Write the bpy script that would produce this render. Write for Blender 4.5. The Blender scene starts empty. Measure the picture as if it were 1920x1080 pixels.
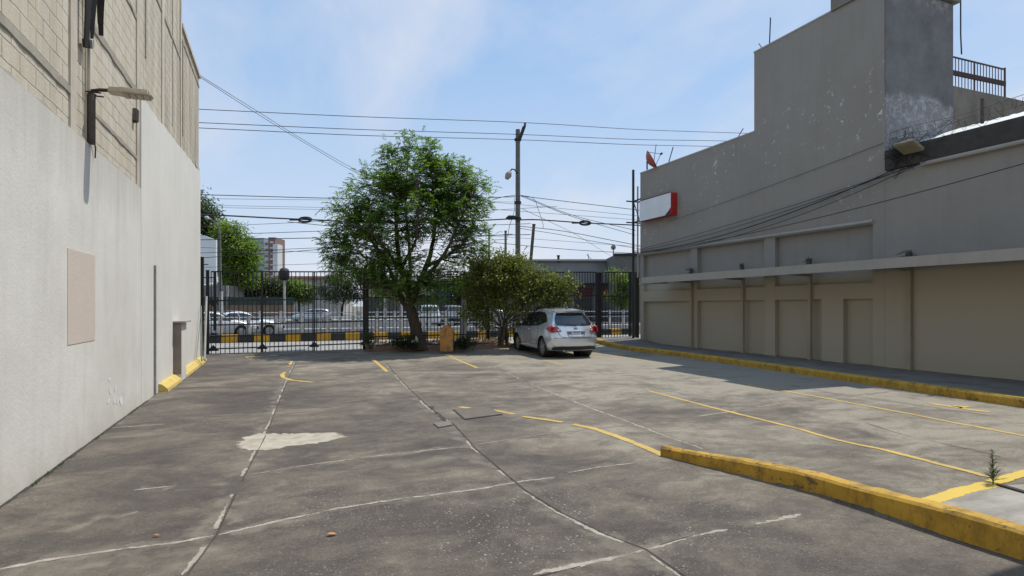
SUN = 3.8; SKY = .13; EXPO = 0.05
CLOUD = ((.6, .2, 0), (1.1, .55, 1), -.35); CLOUDC = (5.8, 5.95, 6.5); SKYB = (2.3, 4.4, 7.35); SKYH = (5.1, 5.7, 6.55)
import bpy, bmesh, math, random
from mathutils import Vector, Matrix, noise as mnoise
from math import sin, cos, pi, radians, sqrt, exp, floor, atan2
random.seed(7)
SC = bpy.context.scene
COL = SC.collection
# ------------------------------------------------------------------ measuring the place
TH = math.atan(0.4); CT, ST = cos(TH), sin(TH); F = 1100.0; CX, CY = 960.0, 574.0; HC = 1.75
def P(px, py, d):
    """point of the place seen at photo position (px,py) at depth d metres"""
    x = (px-CX)/F*d
    return Vector((CT*x+ST*d, -ST*x+CT*d, HC-(py-CY)/F*d))
def ss(t):
    t = max(0.0, min(1.0, t)); return t*t*(3-2*t)
KERB = [(5.75, 4.15), (5.0, 4.38), (4.03, 4.66), (3.27, 4.70), (2.42, 4.76), (-2.0, 5.1), (-8, 5.2)]
def uk(v):
    if v >= KERB[0][0]: return KERB[0][1]
    for (v0, u0), (v1, u1) in zip(KERB, KERB[1:]):
        if v1 <= v <= v0: return u0+(u1-u0)*(v0-v)/(v0-v1)
    return KERB[-1][1]
def gz(u, v):
    z = .10*ss((v-19.5)/3.3)+.12*ss((v-20)/3)*ss(u/14)
    z += .15*ss((u-uk(v)-.03)/.10)*(1-ss((v-3.4)/2.4))
    return z
def G(px, py, dz=0.0):
    z = 0.0
    for _ in range(12):
        d = (HC-z)*F/(py-CY); p = P(px, py, d); z = .5*z+.5*gz(p.x, p.y)
    return Vector((p.x, p.y, gz(p.x, p.y)+dz))
# ------------------------------------------------------------------ materials
def nodes(name):
    m = bpy.data.materials.new(name); m.use_nodes = True
    nt = m.node_tree; b = nt.nodes['Principled BSDF']
    return m, nt, b
def N(nt, t, **kw):
    n = nt.nodes.new(t)
    for k, v in kw.items():
        if hasattr(n, k) and k not in n.inputs: setattr(n, k, v)
        else: n.inputs[k].default_value = v
    return n
def L(nt, a, b): nt.links.new(a, b)
def c4(c): return (c[0], c[1], c[2], 1)
def ramp(nt, fac, p0, p1, c0=(0,0,0), c1=(1,1,1)):
    r = nt.nodes.new('ShaderNodeValToRGB'); e = r.color_ramp.elements
    e[0].position = p0; e[1].position = p1; e[0].color = c4(c0); e[1].color = c4(c1)
    L(nt, fac, r.inputs[0]); return r.outputs[0]
def mix(nt, fac, a, b, mode='MIX'):
    n = nt.nodes.new('ShaderNodeMix'); n.data_type = 'RGBA'; n.blend_type = mode
    for v, s in ((fac, n.inputs[0]), (a, n.inputs[6]), (b, n.inputs[7])):
        if isinstance(v, (int, float)): s.default_value = v
        elif isinstance(v, tuple): s.default_value = c4(v)
        else: L(nt, v, s)
    return n.outputs[2]
def mth(nt, op, a, b=0.0, c=None):
    n = nt.nodes.new('ShaderNodeMath'); n.operation = op
    for v, s in zip((a, b, c), n.inputs):
        if v is None: continue
        if isinstance(v, (int, float)): s.default_value = v
        else: L(nt, v, s)
    return n.outputs[0]
def coords(nt, scale=(1,1,1), loc=(0,0,0)):
    g = nt.nodes.new('ShaderNodeNewGeometry'); m = nt.nodes.new('ShaderNodeMapping')
    m.inputs['Scale'].default_value = scale; m.inputs['Location'].default_value = loc
    L(nt, g.outputs['Position'], m.inputs[0]); return m.outputs[0]
def noise(nt, vec, scale, detail=5, rough=.6, dist=0):
    n = N(nt, 'ShaderNodeTexNoise', Scale=scale, Detail=detail, Roughness=rough, Distortion=dist)
    L(nt, vec, n.inputs['Vector']); return n.outputs[0]
def bump(nt, b, h, strength, dist=.02):
    n = nt.nodes.new('ShaderNodeBump'); n.inputs['Strength'].default_value = strength; n.inputs['Distance'].default_value = dist
    L(nt, h, n.inputs['Height']); L(nt, n.outputs[0], b.inputs['Normal'])
def mat(name, col, rough=.8, col2=None, scale=2.0, bmp=.15, metal=0.0, stretch=(1,1,1), lo=.35, hi=.7, spec=None):
    m, nt, b = nodes(name)
    v = coords(nt, stretch)
    n1 = noise(nt, v, scale, 7, .65)
    col2 = col2 or tuple(x*.72 for x in col)
    L(nt, mix(nt, ramp(nt, n1, lo, hi), col, col2), b.inputs['Base Color'])
    b.inputs['Roughness'].default_value = rough; b.inputs['Metallic'].default_value = metal
    if spec is not None: b.inputs['Specular IOR Level'].default_value = spec
    if bmp:
        bump(nt, b, noise(nt, v, scale*14, 4, .7), bmp, .01)
    return m
def plaster(name, col, stain, dirt=.5, scale=.8, chips=0.0, chipcol=(.6,.59,.56), low=None, spec=.2, top=None):
    """painted render: broad stains, vertical run marks, chips of missing paint"""
    m, nt, b = nodes(name)
    v = coords(nt); vs = coords(nt, (3.2, 3.2, .28))
    a = ramp(nt, noise(nt, v, scale, 8, .68), .38, .72)
    s = ramp(nt, noise(nt, vs, 1.3, 6, .6), .48, .8)
    f = mth(nt, 'MULTIPLY', mth(nt, 'ADD', mth(nt, 'MULTIPLY', a, .75), mth(nt, 'MULTIPLY', s, .42)), dirt)
    c = mix(nt, f, col, stain)
    if low:
        sep = nt.nodes.new('ShaderNodeSeparateXYZ'); L(nt, v, sep.inputs[0])
        zz = mth(nt, 'ADD', sep.outputs[2], mth(nt, 'MULTIPLY', noise(nt, v, 2.5, 6), low[1]))
        fr = mth(nt, 'SUBTRACT', 1.0, ramp(nt, mth(nt, 'DIVIDE', zz, 10.0), (low[0]-low[2])/10, low[0]/10))
        c = mix(nt, mth(nt, 'MULTIPLY', fr, low[4]), c, low[3])
    if top:
        sp3 = nt.nodes.new('ShaderNodeSeparateXYZ'); L(nt, v, sp3.inputs[0])
        dr = noise(nt, coords(nt, (5, 5, .16)), 1.0, 7, .7)
        t_ = ramp(nt, mth(nt, 'DIVIDE', mth(nt, 'SUBTRACT', sp3.outputs[2], mth(nt, 'MULTIPLY', dr, 1.6)), 10.0), (top-1.55)/10, (top-.70)/10)
        c = mix(nt, mth(nt, 'MULTIPLY', t_, .42), c, (.36,.33,.28))
    if chips:
        vo = noise(nt, v, 3.4, 7, .78)
        big = noise(nt, coords(nt, (1,1,1), (3.3,1.7,0)), .33, 3, .5)
        msk = mth(nt, 'MULTIPLY', ramp(nt, vo, .592, .612), ramp(nt, big, .46, .56))
        spz = nt.nodes.new('ShaderNodeSeparateXYZ'); L(nt, v, spz.inputs[0])
        zz_ = mth(nt, 'DIVIDE', spz.outputs[2], 10.0)
        msk = mth(nt, 'MULTIPLY', msk, mth(nt, 'MULTIPLY', ramp(nt, zz_, .39, .44), mth(nt, 'SUBTRACT', 1.0, ramp(nt, zz_, .72, .86))))
        c = mix(nt, msk, c, chipcol)
    L(nt, c, b.inputs['Base Color']); b.inputs['Roughness'].default_value = .85
    b.inputs['Specular IOR Level'].default_value = spec
    h = mth(nt, 'ADD', noise(nt, v, 30, 5, .7), mth(nt, 'MULTIPLY', noise(nt, v, 2.0, 4), 1.2))
    bump(nt, b, h, .35, .012)
    return m
def leafmat(name, c1, c2, c3, trans=.45):
    m, nt, b = nodes(name)
    g = nt.nodes.new('ShaderNodeNewGeometry')
    r = nt.nodes.new('ShaderNodeValToRGB'); e = r.color_ramp.elements
    e[0].color = c4(c1); e[1].color = c4(c3); e[0].position = .1; e[1].position = .95
    e.new(.55).color = c4(c2)
    L(nt, g.outputs['Random Per Island'], r.inputs[0])
    L(nt, r.outputs[0], b.inputs['Base Color']); b.inputs['Roughness'].default_value = .42
    t = nt.nodes.new('ShaderNodeBsdfTranslucent')
    L(nt, mix(nt, 1.0, r.outputs[0], (1.5, 1.55, .55), 'MULTIPLY'), t.inputs[0])
    ms = nt.nodes.new('ShaderNodeMixShader'); ms.inputs[0].default_value = trans
    L(nt, b.outputs[0], ms.inputs[1]); L(nt, t.outputs[0], ms.inputs[2])
    L(nt, ms.outputs[0], nt.nodes['Material Output'].inputs[0])
    return m
def paint(name, col, metal=.0, rough=.3, coat=.6):
    m, nt, b = nodes(name)
    v = coords(nt)
    d = ramp(nt, noise(nt, v, 6, 6), .4, .8)
    L(nt, mix(nt, mth(nt, 'MULTIPLY', d, .25), col, tuple(x*.75 for x in col)), b.inputs['Base Color'])
    b.inputs['Metallic'].default_value = metal; b.inputs['Roughness'].default_value = rough
    b.inputs['Coat Weight'].default_value = coat; b.inputs['Coat Roughness'].default_value = .08
    return m
def glass(name, col=(.012,.014,.016), rough=.05):
    m, nt, b = nodes(name)
    n = noise(nt, coords(nt), 3, 3)
    L(nt, mix(nt, ramp(nt, n, .3, .8), col, tuple(x*1.6 for x in col)), b.inputs['Base Color'])
    b.inputs['Roughness'].default_value = rough; b.inputs['Specular IOR Level'].default_value = .8
    b.inputs['Coat Weight'].default_value = .5
    return m
def fray(m, scale=9, lo=.22, hi=.36, amp=1.5, wear=0.0, wscale=2.5, top=1.0):
    """paint or mortar that has worn away at its edges and in spots: really absent there"""
    nt = m.node_tree; b = nt.nodes['Principled BSDF']
    uv = nt.nodes.new('ShaderNodeUVMap'); uv.uv_map = 'across'
    sp = nt.nodes.new('ShaderNodeSeparateXYZ'); L(nt, uv.outputs[0], sp.inputs[0])
    e = mth(nt, 'SUBTRACT', 1.0, mth(nt, 'ABSOLUTE', mth(nt, 'SUBTRACT', mth(nt, 'MULTIPLY', sp.outputs[0], 2.0), 1.0)))
    v = coords(nt)
    t = mth(nt, 'ADD', e, mth(nt, 'MULTIPLY', mth(nt, 'SUBTRACT', noise(nt, v, scale, 7, .75), .5), amp*2))
    if wear: t = mth(nt, 'SUBTRACT', t, mth(nt, 'MULTIPLY', ramp(nt, noise(nt, v, wscale, 5, .65), .45, .75), wear))
    a = mth(nt, 'MULTIPLY', ramp(nt, t, lo, hi), top)
    L(nt, a, b.inputs['Alpha']); return m
# ------------------------------------------------------------------ meshes
class MB:
    def __init__(s): s.v = []; s.f = []; s.uv = False
    def add(s, vs, fs):
        o = len(s.v); s.v += [Vector(x) for x in vs]; s.f += [tuple(i+o for i in f) for f in fs]; return s
    def box(s, u0, u1, v0, v1, z0, z1):
        return s.add([(u0,v0,z0),(u1,v0,z0),(u1,v1,z0),(u0,v1,z0),(u0,v0,z1),(u1,v0,z1),(u1,v1,z1),(u0,v1,z1)],
              [(0,3,2,1),(4,5,6,7),(0,1,5,4),(1,2,6,5),(2,3,7,6),(3,0,4,7)])
    def obox(s, c, ax, ay, az):
        """box from centre and three half axes"""
        c, ax, ay, az = map(Vector, (c, ax, ay, az))
        vs = [c+ax*i+ay*j+az*k for k in (-1,1) for i, j in ((-1,-1),(1,-1),(1,1),(-1,1))]
        return s.add(vs, [(0,3,2,1),(4,5,6,7),(0,1,5,4),(1,2,6,5),(2,3,7,6),(3,0,4,7)])
    def bar(s, a, b, w, h=None, up=(0,0,1)):
        a, b = Vector(a), Vector(b); h = h or w
        d = (b-a); ln = d.length; d.normalize(); upv = Vector(up)
        if abs(d.dot(upv)) > .95: upv = Vector((1,0,0))
        x = d.cross(upv).normalized(); y = x.cross(d).normalized()
        return s.obox((a+b)/2, d*(ln/2), x*(w/2), y*(h/2))
    def tube(s, pts, r, n=6, cap=True):
        pts = [Vector(p) for p in pts]; m = len(pts)
        rs = list(r) if isinstance(r, (list, tuple)) else [r]*m
        o = len(s.v); prev = None
        for i, p in enumerate(pts):
            d = (pts[min(i+1,m-1)]-pts[max(i-1,0)])
            d = d.normalized() if d.length > 1e-9 else Vector((0,0,1))
            if prev is None:
                up = Vector((0,0,1)) if abs(d.z) < .9 else Vector((1,0,0))
                x = d.cross(up).normalized()
            else:
                x = (prev-d*prev.dot(d))
                x = x.normalized() if x.length > 1e-6 else d.orthogonal().normalized()
            prev = x; y = d.cross(x)
            for k in range(n):
                a = 2*pi*k/n; s.v.append(p+x*(cos(a)*rs[i])+y*(sin(a)*rs[i]))
        for i in range(m-1):
            for k in range(n):
                k2 = (k+1) % n
                s.f.append((o+i*n+k, o+i*n+k2, o+(i+1)*n+k2, o+(i+1)*n+k))
        if cap:
            s.f.append(tuple(o+k for k in reversed(range(n)))); s.f.append(tuple(o+(m-1)*n+k for k in range(n)))
        return s
    def lathe(s, prof, c=(0,0,0), axis='z', n=24):
        """prof: list of (r, h)"""
        o = len(s.v); c = Vector(c)
        for r, h in prof:
            for k in range(n):
                a = 2*pi*k/n
                p = {'z': (r*cos(a), r*sin(a), h), 'x': (h, r*cos(a), r*sin(a)), 'y': (r*sin(a), h, r*cos(a))}[axis]
                s.v.append(c+Vector(p))
        for i in range(len(prof)-1):
            for k in range(n):
                k2 = (k+1) % n; s.f.append((o+i*n+k, o+i*n+k2, o+(i+1)*n+k2, o+(i+1)*n+k))
        return s
    def prism(s, poly, a, b):
        """poly list of 3-D points at one side, b-a offset vector to the other"""
        off = Vector(b)-Vector(a); n = len(poly)
        vs = [Vector(p) for p in poly]+[Vector(p)+off for p in poly]
        fs = [tuple(range(n))[::-1], tuple(range(n, 2*n))]+[(i, (i+1) % n, n+(i+1) % n, n+i) for i in range(n)]
        return s.add(vs, fs)
    def build(s, name, m, parent=None, smooth=False, local=False, loc=None, bevel=0):
        me = bpy.data.meshes.new(name)
        off = Vector((0,0,0))
        if parent is not None and not local:
            p = parent
            while p is not None: off = off+p.location; p = p.parent
        elif loc is not None: off = Vector(loc)
        me.from_pydata([tuple(v-off) for v in s.v], [], s.f)
        bm = bmesh.new(); bm.from_mesh(me); bmesh.ops.recalc_face_normals(bm, faces=bm.faces)
        if bevel:
            bmesh.ops.bevel(bm, geom=[e for e in bm.edges if len(e.link_faces) == 2 and e.calc_face_angle(0) > .5], offset=bevel, segments=2, affect='EDGES', clamp_overlap=True)
        bm.to_mesh(me); bm.free()
        if s.uv:
            ul = me.uv_layers.new(name='across')
            for p in me.polygons:
                for k, li in enumerate(p.loop_indices): ul.data[li].uv = (s.uvv[me.loops[li].vertex_index], 0)
        me.materials.append(m)
        if smooth: 
            for p in me.polygons: p.use_smooth = True
            me.set_sharp_from_angle(angle=radians(48))
        o = bpy.data.objects.new(name, me); COL.objects.link(o)
        if parent is not None: o.parent = parent
        elif loc is not None: o.location = off
        return o
def thing(name, label, cat, loc=(0,0,0), rz=0, group=None):
    o = bpy.data.objects.new(name, None); COL.objects.link(o); o.empty_display_size = .2
    o.location = loc; o.rotation_euler = (0,0,rz); return tag(o, label, cat, group)
def tag(o, label, cat, group=None):
    o['label'] = label; o['category'] = cat
    if group: o['group'] = group
    return o
def struct(o, k='structure'): o['kind'] = k; return o
def jn(p, s): return mnoise.noise(Vector(p)*s)
def resample(pts, step):
    out = [Vector(pts[0])]
    for a, b in zip(pts, pts[1:]):
        a, b = Vector(a), Vector(b); n = max(1, int((b-a).length/step))
        out += [a+(b-a)*(i/n) for i in range(1, n+1)]
    return out
def ribbon(mb, pts, w, dz=.004, jit=.3, step=.06, gaps=0.0, seed=0, ground=True, taper=True):
    """thin strip laid on the ground along pts (xy), uneven edges, may break up"""
    q = resample([(p[0], p[1], 0) for p in pts], step); m = len(q)
    row = []; mb.uv = True
    if not hasattr(mb, 'uvv'): mb.uvv = []
    rnd = random.Random(seed)
    for i, p in enumerate(q):
        d = q[min(i+1,m-1)]-q[max(i-1,0)]; d.normalize(); nx = Vector((-d.y, d.x, 0))
        e = min(1, min(i, m-1-i)/3+.35) if taper else 1
        a = w/2*(1+jit*1.6*jn((p.x,p.y,seed), 3.1)+jit*rnd.uniform(-.5,.5))*e
        b = w/2*(1+jit*1.6*jn((p.x,p.y,seed+9), 3.1)+jit*rnd.uniform(-.5,.5))*e
        l, r = p+nx*a, p-nx*b
        l.z = gz(l.x, l.y)+dz if ground else dz; r.z = gz(r.x, r.y)+dz if ground else dz
        row.append((l, r))
    for i in range(m-1):
        if gaps and jn((q[i].x*1.0, q[i].y*1.0, seed*3.7), 1.3)+.5 < gaps: continue
        mb.add([row[i][1], row[i+1][1], row[i+1][0], row[i][0]], [(0,1,2,3)]); mb.uvv += [0,0,1,1]
    return mb
# ------------------------------------------------------------------ palette
def ground_mat():
    m, nt, b = nodes('worn_concrete')
    v = coords(nt); sep = nt.nodes.new('ShaderNodeSeparateXYZ'); L(nt, v, sep.inputs[0])
    vs = coords(nt, (.8, 1.1, 1)); vw = coords(nt, (.72, 1.0, 1), (7, 3, 0))
    big = noise(nt, vs, .42, 12, .67, .6)
    str_ = noise(nt, vw, 1.9, 11, .76, .5)
    fine = noise(nt, v, 38, 6, .82)
    mid = noise(nt, v, 4.5, 8, .75)
    # the bays beyond and to the right are more worn and paler than the driveway
    far = ramp(nt, mth(nt, 'ADD', mth(nt, 'MULTIPLY', sep.outputs[0], .058), mth(nt, 'MULTIPLY', sep.outputs[1], .013)), .12, .72)
    t = mth(nt, 'ADD', mth(nt, 'ADD', mth(nt, 'MULTIPLY', big, .72), mth(nt, 'MULTIPLY', str_, .62)), mth(nt, 'ADD', mth(nt, 'MULTIPLY', far, .24), mth(nt, 'MULTIPLY', mid, .15)))
    r = nt.nodes.new('ShaderNodeValToRGB'); e = r.color_ramp.elements
    e[0].position = .60; e[0].color = c4((.074,.063,.056)); e[1].position = .98; e[1].color = c4((.315,.28,.222))
    e.new(.72).color = c4((.104,.090,.078)); e.new(.83).color = c4((.165,.144,.115))
    L(nt, t, r.inputs[0])
    c = mix(nt, .8, r.outputs[0], mix(nt, ramp(nt, fine, .28, .72), (.50,.50,.50), (1.35,1.35,1.35)), 'MULTIPLY')
    oil = noise(nt, coords(nt, (1,.8,1), (4,9,0)), 1.1, 6, .6)
    c = mix(nt, mth(nt, 'MULTIPLY', ramp(nt, oil, .58, .80), .35), c, (.055,.05,.046))
    # pale chips where the aggregate shows
    pm = ramp(nt, noise(nt, coords(nt, (1,1,1), (2.2,.5,0)), .55, 4, .6), .50, .62)
    dn = nt.nodes.new('ShaderNodeVectorMath'); dn.operation = 'DISTANCE'; L(nt, v, dn.inputs[0]); dn.inputs[1].default_value = (2.0, 4.2, 0)
    pm = mth(nt, 'MAXIMUM', mth(nt, 'MULTIPLY', pm, .8), mth(nt, 'MULTIPLY', mth(nt, 'SUBTRACT', 1.0, ramp(nt, dn.outputs['Value'], .9, 2.6) if False else ramp(nt, mth(nt, 'DIVIDE', dn.outputs['Value'], 4.0), .2, .62)), ramp(nt, noise(nt, v, 1.6, 4, .6), .42, .55)))
    def chips(scale, size, thr, seed):
        vv = coords(nt, (1,1,1), (seed, seed*.7, 0)); vo = N(nt, 'ShaderNodeTexVoronoi', Scale=scale); L(nt, vv, vo.inputs['Vector'])
        sx = nt.nodes.new('ShaderNodeSeparateXYZ'); L(nt, vo.outputs['Color'], sx.inputs[0])
        return mth(nt, 'MULTIPLY', mth(nt, 'LESS_THAN', vo.outputs['Distance'], mth(nt, 'MULTIPLY', sx.outputs[1], size)), mth(nt, 'GREATER_THAN', sx.outputs[0], thr))
    chip = mth(nt, 'MULTIPLY', mth(nt, 'MAXIMUM', chips(33, .33, .66, 1.0), chips(58, .36, .60, 5.0)), pm)
    sp2 = chips(80, .34, .72, 9.0)
    c = mix(nt, mth(nt, 'MAXIMUM', mth(nt, 'MULTIPLY', chip, .65), mth(nt, 'MULTIPLY', sp2, .35)), c, (.46,.44,.40))
    L(nt, c, b.inputs['Base Color'])
    b.inputs['Roughness'].default_value = .85; b.inputs['Specular IOR Level'].default_value = .25
    h = mth(nt, 'ADD', mth(nt, 'MULTIPLY', fine, .7), mth(nt, 'ADD', noise(nt, v, 130, 3, .7), mth(nt, 'MULTIPLY', mid, .8)))
    bump(nt, b, h, .6, .008)
    return m
def yellow(name, col=(.56,.36,.045), under=(.14,.125,.11), wear=.56, dirt=(.20,.12,.03), grime=0.0):
    m, nt, b = nodes(name)
    v = coords(nt)
    w = ramp(nt, noise(nt, v, 6.0, 9, .8), wear, wear+.05)
    d = ramp(nt, noise(nt, v, 1.6, 6, .7), .4, .75)
    c = mix(nt, mth(nt, 'MULTIPLY', d, .4), col, dirt)
    c = mix(nt, w, c, under)
    if grime:
        g1 = ramp(nt, noise(nt, coords(nt, (1.6,1.6,.7)), 3.2, 9, .75), .47, .66); c = mix(nt, mth(nt, 'MULTIPLY', g1, grime), c, (.12,.072,.02))
        g2 = ramp(nt, noise(nt, coords(nt, (1,1,1), (5,2,1)), 13, 6, .7), .60, .66); c = mix(nt, mth(nt, 'MULTIPLY', g2, grime), c, (.05,.036,.022))
    L(nt, c, b.inputs['Base Color']); b.inputs['Roughness'].default_value = .75
    bump(nt, b, noise(nt, v, 40, 5, .7), .4, .008)
    return m
def block_mat():
    m, nt, b = nodes('painted_blockwork')
    v = coords(nt); sep = nt.nodes.new('ShaderNodeSeparateXYZ'); L(nt, v, sep.inputs[0])
    cb = nt.nodes.new('ShaderNodeCombineXYZ')
    wob = noise(nt, v, 2.1, 4)
    L(nt, mth(nt, 'ADD', sep.outputs[1], mth(nt, 'MULTIPLY', wob, .03)), cb.inputs[0])
    L(nt, mth(nt, 'ADD', sep.outputs[2], mth(nt, 'MULTIPLY', wob, .05)), cb.inputs[1])
    br = N(nt, 'ShaderNodeTexBrick', Scale=1.0)
    br.inputs['Brick Width'].default_value = .40; br.inputs['Row Height'].default_value = .20
    br.inputs['Mortar Size'].default_value = .010; br.inputs['Mortar Smooth'].default_value = .5; br.inputs['Bias'].default_value = 0
    br.inputs['Color1'].default_value = c4((.56,.51,.405)); br.inputs['Color2'].default_value = c4((.61,.57,.485))
    br.inputs['Mortar'].default_value = c4((.27,.235,.175))
    L(nt, cb.outputs[0], br.inputs['Vector'])
    # some joints are buttered over
    hid = ramp(nt, noise(nt, v, 2.3, 7, .75), .36, .62)
    c = mix(nt, mth(nt, 'MULTIPLY', hid, .72), br.outputs[0], (.585,.54,.44))
    # grime running from the top, greener and browner further along the wall
    run = ramp(nt, noise(nt, coords(nt, (3,2.6,.22)), 1.2, 8, .70), .42, .70)
    alng = ramp(nt, mth(nt, 'DIVIDE', sep.outputs[1], 24.0), .42, .75)
    c = mix(nt, mth(nt, 'MULTIPLY', run, mth(nt, 'ADD', .30, mth(nt, 'MULTIPLY', alng, .70))), c, (.20,.17,.12))
    c = mix(nt, mth(nt, 'MULTIPLY', ramp(nt, noise(nt, v, .9, 6, .7), .45, .8), .35), c, (.50,.42,.27))
    L(nt, c, b.inputs['Base Color']); b.inputs['Roughness'].default_value = .9; b.inputs['Specular IOR Level'].default_value = .15
    h = mth(nt, 'ADD', mth(nt, 'MULTIPLY', br.outputs['Fac'], -1.2), mth(nt, 'MULTIPLY', noise(nt, v, 26, 5, .75), .6))
    bump(nt, b, h, .6, .02)
    return m
M_ground = ground_mat()
M_joint = fray(mat('chalky_joint_mortar', (.40,.365,.31), .9, (.25,.222,.185), 9, .3), 12, .26, .60, 1.15, .75, 1.6)
M_wash = fray(mat('pale_wash_beside_joint', (.29,.26,.21), .9, (.21,.185,.15), 6, .2), 4.5, .25, 1.15, 1.4, .8, 1.1, .6)
M_crack = fray(mat('dark_open_joint', (.035,.031,.028), .95, (.06,.053,.047), 9, 0), 8, .12, .4, .7, .5, 2.0)
M_patch = mat('pale_cement_patch', (.46,.42,.345), .95, (.30,.265,.205), 4.5, 1.0, lo=.42, hi=.66)
M_line = fray(yellow('faded_yellow_line', (.55,.385,.105), (.22,.19,.135), .60), 14, .06, .22, .55, .35, 3.0)
M_kerb = yellow('yellow_kerb_paint', (.52,.31,.035), (.12,.085,.045), .58, (.24,.125,.012), .75)
M_kerb2 = yellow('bright_yellow_kerb_paint', (.62,.47,.13), (.40,.36,.27), .585, (.46,.33,.10), .25)
M_strip = fray(yellow('bright_yellow_strip', (.62,.44,.07), (.36,.31,.2), .62, (.45,.30,.06)), 10, .08, .2, .5)
M_black = mat('black_iron', (.012,.012,.013), .55, (.022,.019,.018), 4, .1)
M_walk = mat('sidewalk_concrete', (.20,.18,.152), .9, (.11,.097,.083), 1.6, .4)
M_white_floor = mat('pale_floor_slab', (.37,.35,.305), .9, (.20,.185,.16), 2.2, .6, stretch=(.7,1.6,1), lo=.4, hi=.66)
M_plaster = plaster('white_lime_plaster', (.71,.69,.635), (.53,.505,.45), .85, .6, low=(.8,.8,.8,(.42,.385,.30),.65), top=3.84)
M_plaster2 = plaster('newer_white_plaster', (.70,.685,.635), (.56,.54,.49), .6, .6, low=(.7,.7,.7,(.46,.44,.38),.5))
M_beige = plaster('beige_overpainted_patch', (.60,.525,.45), (.52,.455,.385), .5, 1.2)
M_block = block_mat()
M_pillar = plaster('pillar_render', (.60,.555,.47), (.33,.27,.19), .75, 1.6)
M_mortar = plaster('rough_mortar_band', (.40,.375,.315), (.22,.20,.16), .8, 3.0)
M_rust = mat('rust_streaked_iron', (.12,.095,.08), .8, (.045,.035,.03), 7, .3)
M_grey = plaster('grey_wall_paint', (.305,.286,.256), (.235,.218,.192), .7, .7, chips=1.0, low=(2.72,.06,.08,(.43,.375,.28),.85))
M_low = plaster('beige_grey_wall_paint', (.385,.335,.245), (.27,.23,.16), .8, .8)
M_trim = plaster('pale_grey_trim_paint', (.39,.365,.325), (.28,.26,.225), .6, 1.2)
def raw_mat():
    m, nt, b = nodes('raw_stained_render')
    v = coords(nt); sep = nt.nodes.new('ShaderNodeSeparateXYZ'); L(nt, v, sep.inputs[0])
    c = mix(nt, ramp(nt, noise(nt, v, 1.3, 7, .7), .35, .7), (.20,.198,.195), (.12,.118,.118))
    zz = mth(nt, 'DIVIDE', mth(nt, 'ADD', sep.outputs[2], mth(nt, 'MULTIPLY', noise(nt, v, 1.2, 4), .9)), 12.0)
    lowm = mth(nt, 'SUBTRACT', 1.0, ramp(nt, zz, 7.65/12, 7.85/12)); top = ramp(nt, zz, 10.1/12, 10.7/12)
    fl = ramp(nt, noise(nt, v, 6.5, 8, .82), .47, .60)
    c = mix(nt, mth(nt, 'MULTIPLY', lowm, .35), c, (.34,.335,.34))
    c = mix(nt, mth(nt, 'MULTIPLY', mth(nt, 'MAXIMUM', lowm, top), mth(nt, 'MULTIPLY', fl, .55)), c, (.56,.55,.555))
    L(nt, c, b.inputs['Base Color']); b.inputs['Roughness'].default_value = .95
    bump(nt, b, noise(nt, v, 18, 6, .75), .6, .02); return m
M_raw = raw_mat()
M_dirty = plaster('blackened_parapet', (.075,.07,.064), (.035,.033,.03), .8, 3.0)
M_backwall = plaster('mottled_roof_wall', (.24,.22,.185), (.11,.10,.085), .9, 2.2)
M_steel = mat('grey_painted_steel', (.30,.29,.27), .6, (.20,.185,.165), 5, .1)
M_galv = mat('galvanised_sheet', (.44,.50,.52), .5, (.34,.38,.40), 2, .1)
M_white = mat('white_sign_acrylic', (.72,.74,.76), .35, (.64,.66,.68), 2, 0)
M_red = mat('red_sign_paint', (.50,.025,.02), .45, (.36,.018,.015), 4, .05)
M_dish = mat('reddish_dish_metal', (.42,.10,.065), .5, (.28,.07,.05), 4, 0)
M_dark = mat('dark_rubber', (.018,.018,.018), .7, (.03,.028,.027), 6, .1)
M_cable = mat('weathered_black_cable', (.02,.02,.022), .7, (.03,.03,.032), 3, 0)
M_pole = mat('pole_concrete', (.165,.16,.15), .9, (.11,.105,.10), 3, .3)
M_pale_post = mat('pale_concrete_post', (.55,.54,.51), .9, (.38,.37,.35), 5, .3)
M_lampbody = mat('dusty_lamp_casting', (.60,.53,.40), .6, (.48,.42,.31), 6, .05)
M_lens = mat('brown_lamp_lens', (.30,.235,.15), .35, (.23,.18,.11), 8, 0)
M_road = mat('avenue_asphalt', (.058,.057,.058), .9, (.04,.04,.04), .5, .3)
M_pave = mat('pale_pavement', (.36,.345,.315), .9, (.24,.23,.21), .9, .3)
M_earth = mat('dusty_earth', (.19,.165,.13), .95, (.12,.11,.08), .06, .2)
M_soil = mat('reddish_soil', (.10,.062,.042), .95, (.05,.034,.025), 5, .8)
M_planter = mat('reddish_planter_concrete', (.24,.165,.12), .9, (.12,.085,.065), 4, .5)
M_orange = mat('flaking_orange_render', (.46,.22,.045), .9, (.20,.13,.075), 7, .5, lo=.42, hi=.62)
M_bark = mat('grey_brown_bark', (.075,.058,.045), .95, (.028,.022,.018), 7, .8, stretch=(1,1,.3))
M_bark2 = mat('pale_twig_bark', (.10,.08,.06), .95, (.045,.036,.028), 9, .6, stretch=(1,1,.3))
M_leaf = leafmat('ash_leaf', (.05,.10,.022), (.105,.185,.036), (.19,.285,.06), .48)
M_shrub = leafmat('olive_leathery_leaf', (.075,.10,.022), (.14,.175,.036), (.24,.235,.065), .35)
M_bush = leafmat('dark_bush_leaf', (.012,.028,.008), (.025,.05,.014), (.05,.085,.025), .3)
M_far1 = leafmat('dark_far_leaf', (.03,.055,.014), (.05,.085,.02), (.075,.115,.03), .35)
M_far2 = leafmat('bright_far_leaf', (.085,.15,.02), (.145,.225,.032), (.20,.28,.045), .45)
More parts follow.
